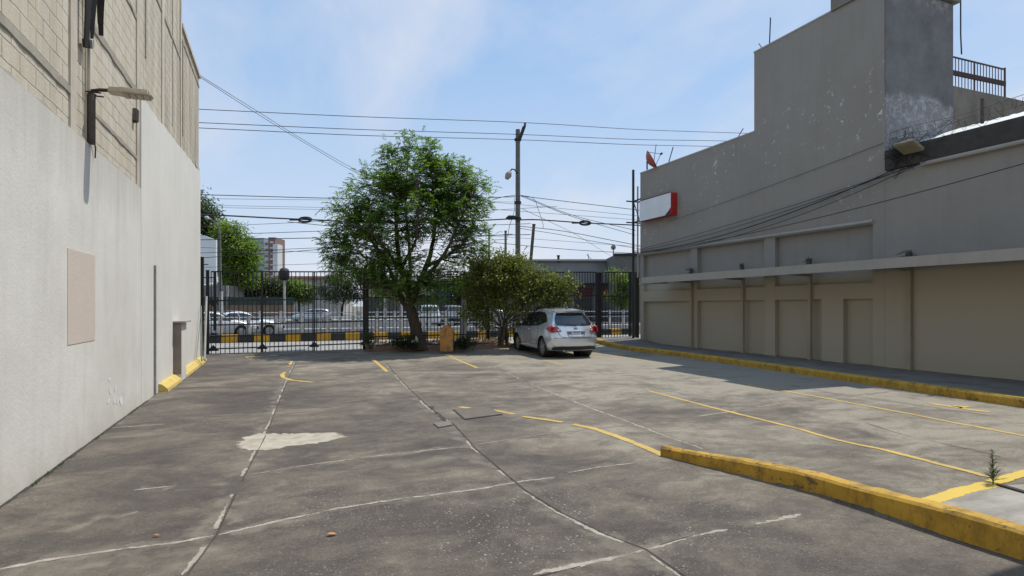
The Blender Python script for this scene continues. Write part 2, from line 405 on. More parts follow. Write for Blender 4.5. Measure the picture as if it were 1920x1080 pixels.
M_weed = leafmat('weed_blade', (.03,.06,.015), (.05,.09,.022), (.08,.12,.035), .3)
M_dry = leafmat('dry_leaf', (.16,.08,.03), (.25,.15,.08), (.34,.24,.16), .2)
# ------------------------------------------------------------------ ground, road, pavements
def grid(name, u0, u1, v0, v1, su, sv, zf, m):
    nu, nv = int((u1-u0)/su)+1, int((v1-v0)/sv)+1
    mb = MB()
    mb.v = [Vector((u0+(u1-u0)*i/(nu-1), v0+(v1-v0)*j/(nv-1), 0)) for j in range(nv) for i in range(nu)]
    for p in mb.v: p.z = zf(p.x, p.y)
    mb.f = [(j*nu+i, j*nu+i+1, (j+1)*nu+i+1, (j+1)*nu+i) for j in range(nv-1) for i in range(nu-1)]
    return struct(mb.build(name, m, smooth=True))
lot = grid('parking_lot', -2.3, 14.8, -8, 22.9, .11, .15, lambda u, v: gz(u, v), M_ground)
mb = MB(); mb.add([(-3000,-1500,-.25),(3000,-1500,-.25),(3000,4000,-.25),(-3000,4000,-.25)], [(0,1,2,3)])
struct(mb.build('ground', M_earth))
grid('pavement', -22, 30, 22.9, 30.85, .8, .8, lambda u, v: (gz(u, 22.9) if -2 < u < 14.8 else .05)*ss((30.9-v)/7)+0.0, M_pave)
mb = MB(); mb.add([(-160,30.85,-.02),(160,30.85,-.02),(160,82,-.02),(-160,82,-.02)], [(0,1,2,3)]); struct(mb.build('road', M_road))
mb = MB()
for v in (35.2, 52, 58):
    for k in range(-14, 16): mb.add([(k*6,v,-.014),(k*6+2.6,v,-.014),(k*6+2.6,v+.14,-.014),(k*6,v+.14,-.014)], [(0,1,2,3)])
struct(mb.build('lane_marking', mat('white_road_paint', (.6,.6,.58), .8, (.45,.45,.43), 3, 0)))
mb = MB(); mb.box(-60, 60, 39.3, 40.4, -.3, .30); struct(mb.build('median_kerb', M_pale_post))
mb = MB(); mb.box(-80, 80, 70, 84, -.3, .14); struct(mb.build('far_pavement', M_pave))
# slab joints, cracks and patches, measured on the ground
def gl(*pts): return [G(x, y) for x, y in pts]
jl, jd, jw = MB(), MB(), MB()
A = [(556,676),(545,700),(531,735),(515,775),(497,820),(460,890),(440,930),(405,1005),(352,1078)]
B = [(722,680),(760,722),(806,765),(850,795),(893,842),(940,882),(985,920),(1050,960),(1130,1000),(1210,1030),(1290,1085)]
C = [(928,688),(985,714),(1040,737),(1110,765),(1180,790),(1250,817),(1325,843)]
D_ = [(1192,713),(1245,728),(1300,741),(1345,751)]
for k, (pts, w, g) in enumerate([(A,.055,.42),(B,.06,.40),(C,.07,.2),(D_,.05,.2)]):
    q = gl(*pts)
    ribbon(jw, [(p.x-.08, p.y) for p in q], .5, .0018, .5, .1, 0, k+160)
    ribbon(jl, [(p.x-.03, p.y) for p in q], w*1.1, .003, .4, .05, (.44, .38, .2, .2)[k], k+1)
for k, (pts, w, g) in enumerate([(A,.018,.25),(B,.026,.1),(C[:3],.012,.35)]):
    q = gl(*pts); ribbon(jd, [(p.x, p.y) for p in q], w, .0042, .35, .05, g*.5, k+21)
ribbon(jd, gl((806,762),(820,776),(838,790),(850,797)), .11, .0046, .7, .04, 0, 5)
X = [[(410,1003),(520,978),(640,953),(760,934),(880,920),(985,903),(1040,895)], [(1065,887),(1125,876),(1190,868)],
     [(470,890),(560,875),(650,862),(760,849),(890,836)], [(893,834),(1000,817),(1100,805),(1180,797)],
     [(505,778),(560,772),(640,764)], [(380,780),(505,776)], [(205,803),(310,795)],
     [(0,1068),(90,1050),(200,1034),(330,1018),(400,1005)], [(250,920),(330,911)],
     [(1000,1079),(1100,1056),(1200,1035),(1300,1006),(1365,993)], [(1392,990),(1500,964)],
     [(780,735),(860,733),(1010,728)], [(900,686),(985,683),(1120,679)],[(1100,703),(1200,699),(1250,697)],
     [(1290,783),(1370,772),(1455,758),(1540,745)], [(1480,722),(1570,738),(1700,757),(1900,784)],[(1590,744),(1700,730)],
     [(390,702),(460,698),(520,695)],[(560,706),(640,704),(745,702)]]
Wd = [.045,.03,.035,.02,.03,.012,.04,.05,.03,.06,.07,.03,.02,.02,.045,.035,.02,.02,.012]
for k, pts in enumerate(X):
    ribbon(jl, gl(*pts), Wd[k]*1.5, .0034, .5, .05, .12, k+40); ribbon(jw, gl(*pts), .42 if Wd[k] > .025 else .2, .0022, .5, .1, .0, k+140)
ribbon(jd, gl((1000,1083),(1100,1060),(1210,1031),(1300,1004)), .018, .0042, .4, .05, .15, 71)
ribbon(jd, gl((1620,792),(1750,828),(1880,858)), .014, .0042, .4, .05, .3, 72)
ribbon(jd, [(-2.23, v) for v in (2, 8, 12.6)], .05, .0042, .8, .05, .1, 77)      # dirt line at the foot of the white wall
for k, (pts, w) in enumerate([([(0,1076),(200,1056),(390,1030)], .7), ([(700,878),(890,850)], .7), ([(780,737),(1010,718)], .9), ([(950,703),(1150,695)], 1.0), ([(1350,795),(1520,845)], 1.2), ([(1500,870),(1700,905)], .9), ([(1520,735),(1880,805)], 1.3), ([(600,720),(760,712)], .8), ([(430,985),(520,900)], .5), ([(560,860),(700,845)], .6), ([(90,1000),(260,960)], .5)]):
    ribbon(jw, gl(*pts), w, .0012+.0001*k, .5, .1, 0, k+260)
struct(jw.build('joint_wash', M_wash)); struct(jl.build('slab_joint', M_joint)); struct(jd.build('open_joint', M_crack))
def blob(pts, dz, jit=.03):
    q = resample(gl(*(pts+[pts[0]])), .025)[:-1]
    vs = []
    c = sum(q, Vector())/len(q)
    for p in q:
        d = (p-c).normalized(); p = p+d*jit*(jn(p, 5)+.8*jn(p, 14)+.5*jn(p, 33)); vs.append((p.x, p.y, gz(p.x, p.y)+dz))
    return vs
mb = MB(); vs = blob([(443,834),(452,822),(487,814),(560,813),(600,812),(640,811),(647,820),(620,829),(560,835),(500,844),(460,846)], .0050, .07)
c_ = [sum(p[i] for p in vs)/len(vs) for i in (0, 1)]; n_ = len(vs); rings = []
mb.uv = True; mb.uvv = []
for t_, e_ in ((1.04, 0.0), (.88, .25), (.5, .5)): 
    for p in vs: x_, y_ = c_[0]+(p[0]-c_[0])*t_, c_[1]+(p[1]-c_[1])*t_; mb.v.append(Vector((x_, y_, gz(x_, y_)+.004))); mb.uvv.append(e_)
mb.f = [(r_*n_+k, r_*n_+(k+1) % n_, (r_+1)*n_+(k+1) % n_, (r_+1)*n_+k) for r_ in (0, 1) for k in range(n_)]+[tuple(2*n_+k for k in range(n_))]
struct(mb.build('cement_patch', fray(M_patch, 6, .12, .30, .62)))
e0, e1 = G(1745,946), G(1858,912); vs = [(u, v, gz(u, v)+.004) for u, v in [(uk(e0.y-.3*i)+.17, e0.y-.3*i) for i in range(12)]+[(7.5, e0.y-3.3), (7.5, e1.y-.4), (e1.x, e1.y)]]; mb = MB()
mb.add(vs, [tuple(range(len(vs)))]); struct(mb.build('floor_slab', M_white_floor))
# painted lines
def line(pts, w, name='painted_line', m=M_line, jit=.12, gaps=0, seed=3):
    mb = MB(); ribbon(mb, gl(*pts), w*1.1, .005, jit, .05, gaps, seed, taper=False); return struct(mb.build(name, m))
line([(1215,733),(1330,763),(1500,805),(1650,842),(1765,872),(1858,896)], .095, seed=4)
line([(1385,718),(1560,749),(1720,779),(1830,800),(1990,830)], .095, seed=5)
line([(700,675),(726,697)], .12, seed=6); line([(842,668),(868,679),(895,690)], .11, seed=7)
line([(1018,675),(1056,684)], .10, seed=8); line([(1100,660),(1150,667),(1222,679)], .10, seed=9)
line([(862,763),(900,769),(925,769),(965,777)], .11, seed=10, jit=.3); line([(980,781),(1015,786),(1055,792)], .12, seed=11)
line([(1073,796),(1110,803),(1150,816),(1200,835),(1246,855)], .13, seed=12)
line([(549,672),(541,690),(531,700),(530,707),(545,713),(586,717)], .11, gaps=.32, seed=13, jit=.4)
line([(460,670),(520,667)], .18, seed=14, jit=.5, gaps=.2)
line([(1742,756),(1800,766),(1856,773)], .16, seed=15, jit=.6, gaps=.25); line([(1770,758),(1815,764)], .3, seed=16, jit=.7, gaps=.2)
line([(1735,943),(1800,922),(1858,908)], .15, seed=17, m=M_strip); line([(1862,905),(1920,887),(2000,866)], .13, seed=18, m=M_strip)
# ------------------------------------------------------------------ kerbs
def extrude_path(mb, pts, prof):
    """prof: list of (offset to the right of travel, z) ; pts: list of (x,y,z)"""
    o = len(mb.v); n = len(prof); m = len(pts); pts = [Vector(p) for p in pts]
    for i, p in enumerate(pts):
        d = pts[min(i+1,m-1)]-pts[max(i-1,0)]; d.z = 0; d.normalize(); r = Vector((d.y, -d.x, 0))
        for a, z in prof[i] if isinstance(prof[0], list) else prof: mb.v.append(Vector((p.x, p.y, p.z))+r*a+Vector((0,0,z)))
    n = len(prof[0]) if isinstance(prof[0], list) else len(prof)
    for i in range(m-1):
        for k in range(n-1): mb.f.append((o+i*n+k, o+i*n+k+1, o+(i+1)*n+k+1, o+(i+1)*n+k))
    mb.f.append(tuple(o+k for k in range(n))); mb.f.append(tuple(o+(m-1)*n+k for k in reversed(range(n))))
    return mb
# foreground kerb, rising out of the ground and widening towards the camera
pts, prof = [], []
v = 5.72
while v > -3:
    u = uk(v); t = ss((5.8-v)/1.6); h = .11+.055*t+.035*ss((3.9-v)/1.2)
    w = .12+.06*t
    pts.append((u-(-.012 if len(pts) % 21 == 16 else 0), v, 0))
    j = .010*jn((u, v, 0), 6); j2 = .013*jn((u, v, 5), 9)-.03*max(0, jn((u, v, 2), 2.6)-.42)
    # travelling towards -v : right of travel is -u
    prof.append([(0.0, -.05), (0.0+j, h*.5), (j2, h-.022), (-.022+j2, h+j), (-w*.5, h+.004), (-w+.02, h+j2), (-w, h-.03), (-w, -.05)])
    v -= .06
mb = MB(); extrude_path(mb, pts, prof)
o = mb.build('concrete_kerb', M_kerb, loc=(4.6, 3, 0), smooth=False)
tag(o, 'thick yellow painted kerb curving through the foreground at lower right', 'kerb')
# kerb of the sidewalk along the grey building
SK = [(22.6, 12.75), (20, 12.95), (18, 13.05), (16.5, 13.0), (14.5, 12.86), (13, 12.72), (11.4, 12.55), (9, 12.32), (6.2, 12.05), (2, 11.9), (-8, 11.9)]
SKP = resample([(u, v, 0) for v, u in SK], .25)
mb = MB()
prof = [[(.13+.01*jn(p, 1.5), -.05), (.13+.012*jn(p, 2), .13), (.105, .165), (.0, .172), (-.05, .172), (-.05, -.05)] for p in SKP]
extrude_path(mb, [(p.x, p.y, gz(p.x, p.y)) for p in SKP], prof)
o = mb.build('sidewalk_kerb', M_kerb, loc=(12.5, 8, 0)); tag(o, 'long yellow kerb edging the shaded sidewalk of the grey building', 'kerb')
mb = MB(); n = len(SKP)
for p in SKP:
    for k in range(5):
        t = k/4; u = p.x+.05+(14.82-p.x-.05)*t
        mb.v.append(Vector((u, p.y, gz(u, p.y)+.168+.012*jn((u, p.y, 0), 1.4))))
mb.f = [(i*5+k, i*5+k+1, (i+1)*5+k+1, (i+1)*5+k) for i in range(n-1) for k in range(4)]
struct(mb.build('sidewalk', M_walk, smooth=True))
# ------------------------------------------------------------------ left building
UL = -2.25
LB = thing('block_building', 'tall building with white plastered base and bare cream block wall above', 'building', (UL, 8, 0))
mb = MB(); mb.box(UL-.30, UL, -7, 12.15, -.1, 3.84); mb.build('plaster_wall', M_plaster, LB)
# newer plaster panel with a ragged sloping top
top = []
v = 12.15
while v < 20.8: top.append((v, 5.47+.055*(v-12.15)+.05*jn((v,0,0), 1.7)+.02*jn((v,3,0), 6))); v += .2
top.append((20.8, 5.93))
mb = MB(); mb.prism([(UL+.002, 12.152, -.1), (UL+.002, 20.8, -.1)]+[(UL+.002, a, z) for a, z in reversed(top)], (0,0,0), (-.30, 0, 0))
mb.build('plaster_panel', M_plaster2, LB)
# ragged plaster lip against the blocks
mb = MB(); o = 0; vv = []
for i in range(150):
    v_ = -7+19.15*i/149; h_ = 3.845+.035*jn((v_,0,0), 2.2)+.03*jn((v_,5,0), 9)
    vv.append((v_, max(3.842, h_+.012)))
for v_, h_ in vv: mb.v += [Vector((UL, v_, 3.80)), Vector((UL-.006, v_, h_)), Vector((UL-.05, v_, h_+.005))]
for i in range(149):
    for r_ in range(2): mb.f.append((3*i+r_, 3*i+r_+1, 3*i+4+r_, 3*i+3+r_))
mb.build('plaster_lip', M_mortar, LB)
mb = MB(); UB = UL-.045
mb.box(UB-.3, UB, -7, 17.1, 3.84, 12.2); mb.box(UB-.3, UB, 17.1, 20.8, 5.4, 8.92); mb.box(-14, UB-.31, -7, 17.1, -.1, 12.15); mb.box(-14, UB-.31, 17.1, 20.78, -.1, 8.9)
mb.build('block_wall', M_block, LB)
mb = MB()
for v0, v1, z0, z1 in ((8.40,8.62,3.85,12.2), (9.02,9.30,3.85,12.2), (11.95,12.16,3.85,12.2), (14.35,14.62,5.65,12.2), (16.95,17.14,5.75,12.2), (19.9,20.8,6.0,6.1)):
    MB.box(mb, UB-.02, UB+.022, v0, v1, z0, z1)
mb.build('pillar', M_pillar, LB)
mb = MB()
for z0, z1, a, b_ in ((4.25,4.37,-7,8.40), (4.30,4.40,9.30,11.95), (5.42,5.55,9.30,11.95), (7.45,7.58,-7,8.4), (6.75,6.86,9.3,11.95), (8.0,8.1,12.16,16.95), (8.60,8.72,17.14,20.8)):
    q = resample([(UB, a, 0), (UB, b_, 0)], .12); o = len(mb.v)
    for p in q:
        e = .018+.012*jn((p.y, z0, 0), 5); j = .03*jn((p.y, z0, 7), 3); k = .03*jn((p.y, z0, 17), 3)
        mb.v += [Vector((UB-.01, p.y, z0+j)), Vector((UB+e, p.y, z0+j+.02)), Vector((UB+e, p.y, z1+k-.02)), Vector((UB-.01, p.y, z1+k))]
    for i in range(len(q)-1):
        for r in range(3): mb.f.append((o+i*4+r, o+i*4+r+1, o+(i+1)*4+r+1, o+(i+1)*4+r))
mb.build('mortar_band', M_mortar, LB)
mb = MB()
for v in (12.7, 17.35): mb.box(UB, UB+.02, v, v+.07, 6.2 if v > 15 else 6.4, 8.7 if v > 15 else 12)
for v in (15.75,): mb.box(UB, UB+.012, v, v+.06, 6.0, 12)
mb.build('wall_crack', M_mortar, LB)
mb = MB(); mb.box(UB-.36, UB+.05, 17.14, 20.85, 8.92, 9.02); mb.build('coping', M_pillar, LB)
mb = MB(); mb.box(UL-.01, UL+.006, 8.19, 9.28, 1.30, 2.42); o = mb.build('painted_patch', M_beige, LB)
mb = MB(); mb.tube([(UL+.012, 13.3, .0), (UL+.012, 13.3, 2.55)], .032, 8); mb.build('conduit', M_steel, LB)
mb = MB(); mb.box(UL-.02, UL+.17, 15.6, 16.4, -.05, 1.36); mb.build('meter_niche', M_plaster2, LB, bevel=.012)
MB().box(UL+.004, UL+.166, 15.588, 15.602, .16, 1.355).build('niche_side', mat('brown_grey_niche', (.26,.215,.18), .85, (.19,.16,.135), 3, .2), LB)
mb = MB(); mb.box(UL-.02, UL+.26, 15.52, 16.5, 1.365, 1.40); mb.build('niche_slab', M_trim, LB)
for a_, b_ in ((13.75, 15.598), (16.41, 20.9)): MB().prism([(UL, a_, -.05), (UL+.19, a_, -.05), (UL+.17, a_, .06), (UL+.07, a_, .15), (UL, a_, .17)], (0,0,0), (0, b_-a_, 0)).build('wall_kerb', M_kerb2, LB)
# the chalky smears low on the plaster
M_chalk = mat('white_chalk', (.80,.80,.78), .9, (.66,.66,.63), 9, 0)
for k, (x, y, w, h, sl) in enumerate([(205,711,5,6,0), (206,733,3,14,-2), (216,729,3,13,1), (203,752,4,10,3), (214,752,4,10,1), (221,751,4,14,2), (226,750,6,16,-1), (228,756,3,10,3)]):
    def W_(px, py):
        t = (px-CX)/F; d = UL/(CT*t+ST); p = P(px, py, d); return (UL+.0035+.0001*k, p.y, p.z)
    n_ = 9; ring = []
    for i in range(n_):
        a = 2*pi*i/n_; r = 1+.35*jn((i, k, 0), .9)
        ring.append(W_(x+w/2*cos(a)*r+sl*sin(a)*.5, y-h/2*sin(a)*r))
    MB().add(ring, [tuple(range(n_))]).build('chalk_smear', M_chalk, LB)

# frayed black strip hanging high on the wall
T = thing('hanging_felt', 'torn black strips hanging high on the cream block wall', 'torn felt', (UB, 8.8, 6.2))
mb = MB()
for (v0, w, z0, z1, o_, lean) in ((8.80,.10,4.98,7.2,.05,-.02), (8.93,.09,5.18,7.2,.09,.05), (9.05,.13,5.55,7.2,.13,.36), (9.1,.07,5.42,6.6,.16,.36)):
    n_ = 9; vs = []
    for i in range(n_+1):
        t = i/n_; z = z1+(z0-z1)*t; ww = w*(1-.65*t*t); c = v0+lean*t*t
        oo = UB+.04+o_*(.6+.4*sin(t*3+v0*5))
        vs += [(oo, c-ww/2, z), (oo+.05*sin(t*2.5), c, z), (oo, c+ww/2, z), (oo-.025, c, z)]
    fs = [(4*i+a, 4*i+(a+1) % 4, 4*i+4+(a+1) % 4, 4*i+4+a) for i in range(n_) for a in range(4)]+[(0,1,2,3), (4*n_+3,4*n_+2,4*n_+1,4*n_)]
    mb.add(vs, fs)
mb.build('strip', M_dark, T)
T = thing('drain_pipe', 'thin rusty vertical pipe running down the cream block wall above lamp', 'pipe', (UB, 9.0, 4.5))
mb = MB(); mb.tube([(UB+.06, 8.96, 4.5), (UB+.06, 8.97, 6.1)], .018, 6); mb.build('pipe', M_mortar, T)
mb = MB(); mb.obox((UB+.07, 8.86, 5.06), (.04,0,0), (0,.06,.02), (0,-.012,.05)); mb.build('bracket', M_dark, T)
o = MB().obox((UB+.03, 11.75, 5.02), (.05,0,0), (0,.07,0), (0,.02,.12)).build('junction_box', M_rust, loc=(UB, 11.75, 5.0), bevel=.02)
tag(o, 'small dark rusty box fixed to cream block wall near the plaster step', 'box')
# wall lamp
T = thing('wall_lamp', 'dusty flat street lamp head on a short dark post atop the white wall', 'lamp', (UL, 9.06, 3.86))
mb = MB(); mb.tube([(UL+.02, 9.06, 3.845), (UL+.02, 9.06, 4.50)], .044, 10); mb.build('post', M_rust, T, smooth=False)
mb = MB(); mb.tube([(UL+.02, 9.06, 4.47), (UL+.02, 9.06, 4.535), (UL+.11, 9.07, 4.56), (UL+.25, 9.08, 4.575)], .024, 8); mb.bar((UL-.03,9.0,4.50),(UL+.14,9.0,4.50),.015); mb.bar((UL-.03,9.12,4.49),(UL+.14,9.12,4.49),.015); mb.build('arm', M_dark, T)
prof = [(.20,.05),(.22,.075),(.26,.085),(.31,.09),(.36,.12),(.60,.125),(.67,.115),(.70,.07),(.705,.03)]
mb = MB(); up, dn = [], []
for a, w in prof: up.append((UL+a, 9.08-w, 4.60+.0*a)); 
ring_t = [(UL+a, 9.08-w, 4.605-.008*abs(a-.5)) for a, w in prof]+[(UL+a, 9.08+w, 4.605-.008*abs(a-.5)) for a, w in reversed(prof)]
mb.prism([(x, y, z-.07) for x, y, z in ring_t], (0,0,0), (0,0,.07)); head = mb.build('lamp_head', M_lampbody, T, bevel=.012)
for k in range(4):
    a = .37+.078*k; mb = MB(); mb.box(UL+a, UL+a+.066, 8.975, 9.185, 4.522, 4.532)
    o = mb.build('led_panel', M_lens, head); 
for i, rot in enumerate((0,)): pass
cab = MB().tube([(UL+.06,9.09,4.5),(UL+.02,9.16,4.4),(UL+.02,9.16,3.95),(UL+.03,9.12,3.9),(UL+.03,9.2,3.83),(UL+.02,9.22,3.7)], .009, 5); cab.build('cable', M_cable, T)
# poles leaning in the corner by the gate
for k, (a, b_, r, mname, lab) in enumerate((((-1.98,19.3,.17),(-2.12,21.2,2.05),.035,M_steel,'grey pipe leaning by the gate post, the thicker of two'), ((-2.02,19.0,.17),(-2.2,20.5,1.75),.022,mat('green_pipe',(.10,.15,.12),.6,(.07,.10,.08),5,0),'thin greenish pipe leaning against the white wall corner'))):
    tag(MB().tube([a, b_], r, 8).build('leaning_pipe', mname, loc=a), lab, 'pipe')
# ------------------------------------------------------------------ fence and gates
VF = 22.8
def ztop(u): return 2.96+.020*(u+2.2)
def fence(name, label, u0, u1, zb0, zb1, rails, posts, pitch, extra=None, cat='fence', zfrac=None):
    T = thing(name, label, cat, ((u0+u1)/2, VF, min(zb0, zb1)))
    zb = lambda u: zb0+(zb1-zb0)*(u-u0)/(u1-u0)
    mb = MB(); n = int(round((u1-u0)/pitch))
    for i in range(n+1):
        u = u0+(u1-u0)*i/n; mb.box(u-.013, u+.013, VF-.013, VF+.013, zb(u), ztop(u)-.012)
    o = mb.build('picket', M_black, T); 
    for r in rails:
        h = .028
        f = (lambda u: ztop(u)-.014) if r == 'top' else (lambda u, r=r: zb(u)+r*(ztop(u)-zb(u)))
        MB().bar((u0, VF-.025, f(u0)), (u1, VF-.025, f(u1)), .03, .045 if r != .16 else .03).build('rail', M_black, T)
    for (u, w, za, zc) in posts:
        MB().box(u-w/2, u+w/2, VF-w/2-.002, VF+w/2-.002, za, zc).build('post', M_black, T)
    if extra: extra(T, zb)
    return T
uF = lambda px: (lambda t: VF*(CT*t+ST)/(CT-ST*t))((px-CX)/F)
def gate_extra(T, zb):
    for px in (400, 492, 589, 683):
        u = uF(px); z = zb(u)+.17
        mb = MB(); mb.prism([(u-.19, VF-.06, z-.02), (u+.19, VF-.06, z-.02), (u, VF-.06, z+.20)], (0,0,0), (0,.03,0)); mb.build('gusset', M_black, T)
    for px in (492, 400): 
        u = uF(px); z = zb(u)+1.87
        mb = MB(); mb.prism([(u-.15, VF-.06, z+.02), (u+.15, VF-.06, z+.02), (u, VF-.06, z-.19)], (0,0,0), (0,.03,0)); mb.build('gusset', M_black, T)
u0, u1 = uF(396), uF(684)
fence('sliding_gate', 'wide black barred sliding gate between white wall and first tree', u0, u1, .04, .12, ['top', .65, .36, .225, .075],
      [(uF(403), .09, .9, ztop(u0)), (uF(492), .055, .10, ztop(-1)), (uF(589), .055, .10, ztop(1)), (uF(682), .07, .12, ztop(2.5))], .146, gate_extra, 'gate')
for px, w, zt, lab in ((379, .13, 3.42, 'tallest black gate post, close against the white wall corner'), (390, .10, 2.97, 'shorter black post just right of the tallest gate post')):
    u = uF(px); T = thing('gate_post', lab, 'post', (u, VF-.1, 0)); MB().box(u-w/2, u+w/2, VF-.16, VF-.16+w, -.02, zt).build('shaft', M_black, T)
    MB().box(u-w/2-.01, u+w/2+.01, VF-.17, VF-.15+w, zt, zt+.02).build('cap', M_black, T)
    MB().box(u-.2, u+.2, VF-.12, VF-.09, zt-.25, zt-.22).build('guide_arm', M_black, T)
fence('iron_fence', 'long black iron fence behind the trees and the silver car', uF(690), uF(1117), .30, .36, ['top', .64, .355, .10],
      [(uF(688), .12, -.05, ztop(2.6)+.04), (uF(801), .05, .2, ztop(4)), (uF(915), .12, .1, ztop(7)), (uF(1015), .05, .2, ztop(9))], .135)
fence('pedestrian_gate', 'narrow black barred gate beside the grey building corner', uF(1130), uF(1184), .36, .38, ['top', .625, .345, .09],
      [(uF(1122), .22, .2, ztop(12)), (uF(1181), .07, .37, ztop(13)), (uF(1192.5), .20, .2, ztop(13.4)+.02)], .145, cat='gate')
# ------------------------------------------------------------------ grey building on the right
UR = 14.7
RB = thing('grey_building', 'long grey shaded building with a stepped tower block, canopy and sidewalk', 'building', (UR, 10, 0))
mb = MB()
mb.box(UR+.16, 26, 10.6, 21.66, -.1, 7.5)
mb.box(UR, UR+.16, 10.585, 21.68, 3.97, 7.52)            # upper wall proud of the recesses
mb.box(UR+.16, 26, 10.58, 10.6, -.1, 5.2)
mb.build('wall', M_grey, RB)
mb = MB(); mb.box(UR, 17.38, 10.60, 15.1, 7.52, 10.15); mb.build('tower_wall', M_grey, RB)
mb = MB(); mb.box(UR+.002, 17.4, 10.56, 10.60, 5.2, 10.12); mb.build('tower_end', M_raw, RB)
mb = MB(); mb.box(UR-.06, 17.55, 10.46, 12.15, 10.15, 10.75); mb.build('tower_cap', M_backwall, RB)
mb = MB(); mb.box(UR-.015, UR+.25, 12.15, 15.115, 10.15, 10.20); mb.box(UR-.015, UR+.2, 15.1, 21.69, 7.52, 7.57); mb.build('coping', M_trim, RB)
mb = MB(); mb.box(UR, UR+.4, -8, 10.58, -.1, 5.25); mb.build('yard_wall', M_grey, RB)
for a, b_ in ((21.45,21.68),(17.95,18.32),(14.22,14.66),(10.585,10.92)):
    MB().box(UR, UR+.158, a, b_, -.1, 3.97).build('pilaster', M_grey, RB)
MB().box(UR-.0, UR+.158, 11.8, 12.5, -.1, 1.95).build('pilaster', M_grey, RB)
for a, b_ in ((18.32,21.45),(14.66,17.95),(10.92,14.22)):
    MB().box(UR+.004, UR+.158, a, b_, 1.95, 2.38).build('cross_band', M_grey, RB)
mb = MB(); mb.prism([(UR-.10,10.9,3.98),(UR,10.9,3.93),(UR,10.9,4.06),(UR-.03,10.9,4.06)], (0,0,0), (0,10.8,0)); mb.build('ledge', M_trim, RB)
# canopy
mb = MB(); mb.box(13.5, UR-.001, -8, 19.8, 2.74, 2.80); mb.box(13.48, 13.56, -8, 19.82, 2.65, 2.89); mb.box(13.56, UR-.001, 19.74, 19.82, 2.66, 2.88)
can = mb.build('canopy', M_trim, RB)
for v in (18.2, 15.55, 12.85, 9.9, 7.1):
    MB().bar((13.57, v, 2.70), (UR-.05, v, 2.66), .09, .07).build('bracket', M_steel, can)
    mb = MB(); mb.box(UR-.11, UR-.008, v-.05, v-.04, .1, 2.7); mb.box(UR-.11, UR-.10, v-.04, v+.04, .1, 2.7); mb.box(UR-.11, UR-.008, v+.04, v+.05, .1, 2.7)
    mb.build('column', M_low, RB)
    mb = MB(); h = 3.08+.08*sin(v*7)
    mb.box(UR-.14, UR-.04, v-.05, v+.05, 2.81, h); random.seed(int(v*10))
    for _ in range(7):
        a = Vector((UR-.09, v, h-.06)); mb.tube([a, a+Vector((random.uniform(-.1,.05), random.uniform(-.15,.15), random.uniform(-.02,.12))), a+Vector((random.uniform(-.15,.05), random.uniform(-.3,.3), random.uniform(-.12,.12)))], .008, 4)
    mb.build('rebar_stub', M_rust, RB)
# parapet
mb = MB(); q = resample([(UR, -8, 0), (UR, 10.55, 0)], .3)
mb.box(UR-.05, UR+.22, -8, 10.555, 5.27, 5.78); mb.build('parapet', M_dirty, RB)
mb = MB(); mb.tube([(UR-.09, 9.6, 5.22), (UR-.09, -8, 5.26)], .05, 8); mb.build('gutter_pipe', M_trim, RB)
mb = MB(); n_ = 60; o = 0
for i in range(n_):
    v0 = -8+18.5*i/n_; v1 = -8+18.5*(i+.5)/n_; v2 = -8+18.5*(i+1)/n_
    mb.add([(UR+.2,v0,5.80),(17.39,v0,6.60),(17.39,v1,6.64),(UR+.2,v1,5.84)], [(0,1,2,3)]); mb.add([(UR+.2,v1,5.84),(17.39,v1,6.64),(17.39,v2,6.60),(UR+.2,v2,5.80)], [(0,1,2,3)])
mb.build('metal_roof', M_galv, RB)
mb = MB(); mb.box(17.4, 26, 10.56, 10.85, 5.3, 7.86); mb.build('roof_wall', M_backwall, RB)
# roof railing
T = thing('roof_railing', 'rusty barred railing on the roof behind the grey tower', 'railing', (18.6, 10.7, 7.86))
mb = MB(); 
for i in range(19): u = 17.45+2.5*i/18; mb.tube([(u, 10.7, 7.86), (u, 10.7, 8.74)], .012 if i != 8 else .024, 5)
mb.build('baluster', M_rust, T)
MB().bar((17.42,10.7,8.75),(20.0,10.7,8.75),.035).build('top_rail', M_rust, T)
MB().bar((17.42,10.66,8.28),(19.85,10.62,8.28),.05,.13).build('middle_beam', mat('dark_red_beam',(.06,.02,.018),.7,(.03,.014,.013),5,.1), T)
mb = MB(); mb.tube([(19.98,10.7,7.86),(19.98,10.7,8.8)], .03, 6); mb.build('end_post', M_rust, T)
# hanging pipe end at the tower cap
o = MB().tube([(17.62, 10.5, 10.7), (17.62, 10.5, 9.3), (17.66, 10.5, 8.75)], .02, 6).build('hanging_cable', M_cable, loc=(17.62,10.5,8.7)); tag(o, 'thin dark cable hanging free beside the dark tower end', 'cable')
# sign box
T = thing('sign_box', 'blank white light box sign with red end on the grey wall corner', 'sign', (14.55, 20.2, 5.36))
mb = MB(); mb.box(14.40, 14.69, 19.13, 21.3, 5.36, 6.24); mb.build('box', M_red, T)
mb = MB(); mb.prism([(14.396,19.14,5.66),(14.396,19.14,6.23),(14.396,21.28,6.22),(14.396,21.28,5.37),(14.396,19.50,5.37),(14.396,19.40,5.46),(14.396,19.33,5.48)], (0,0,0), (-.012,0,0)); mb.build('face_panel', M_white, T)
mb = MB(); mb.prism([(14.394,19.17,5.39),(14.394,19.17,5.60),(14.394,19.50,5.39)], (0,0,0), (-.004,0,0)); mb.build('torn_corner', M_dark, T)
mb = MB(); mb.bar((14.39,19.13,6.245),(14.39,21.3,6.245),.03); mb.bar((14.39,19.13,5.355),(14.39,21.3,5.355),.03); mb.build('trim', M_dark, T)
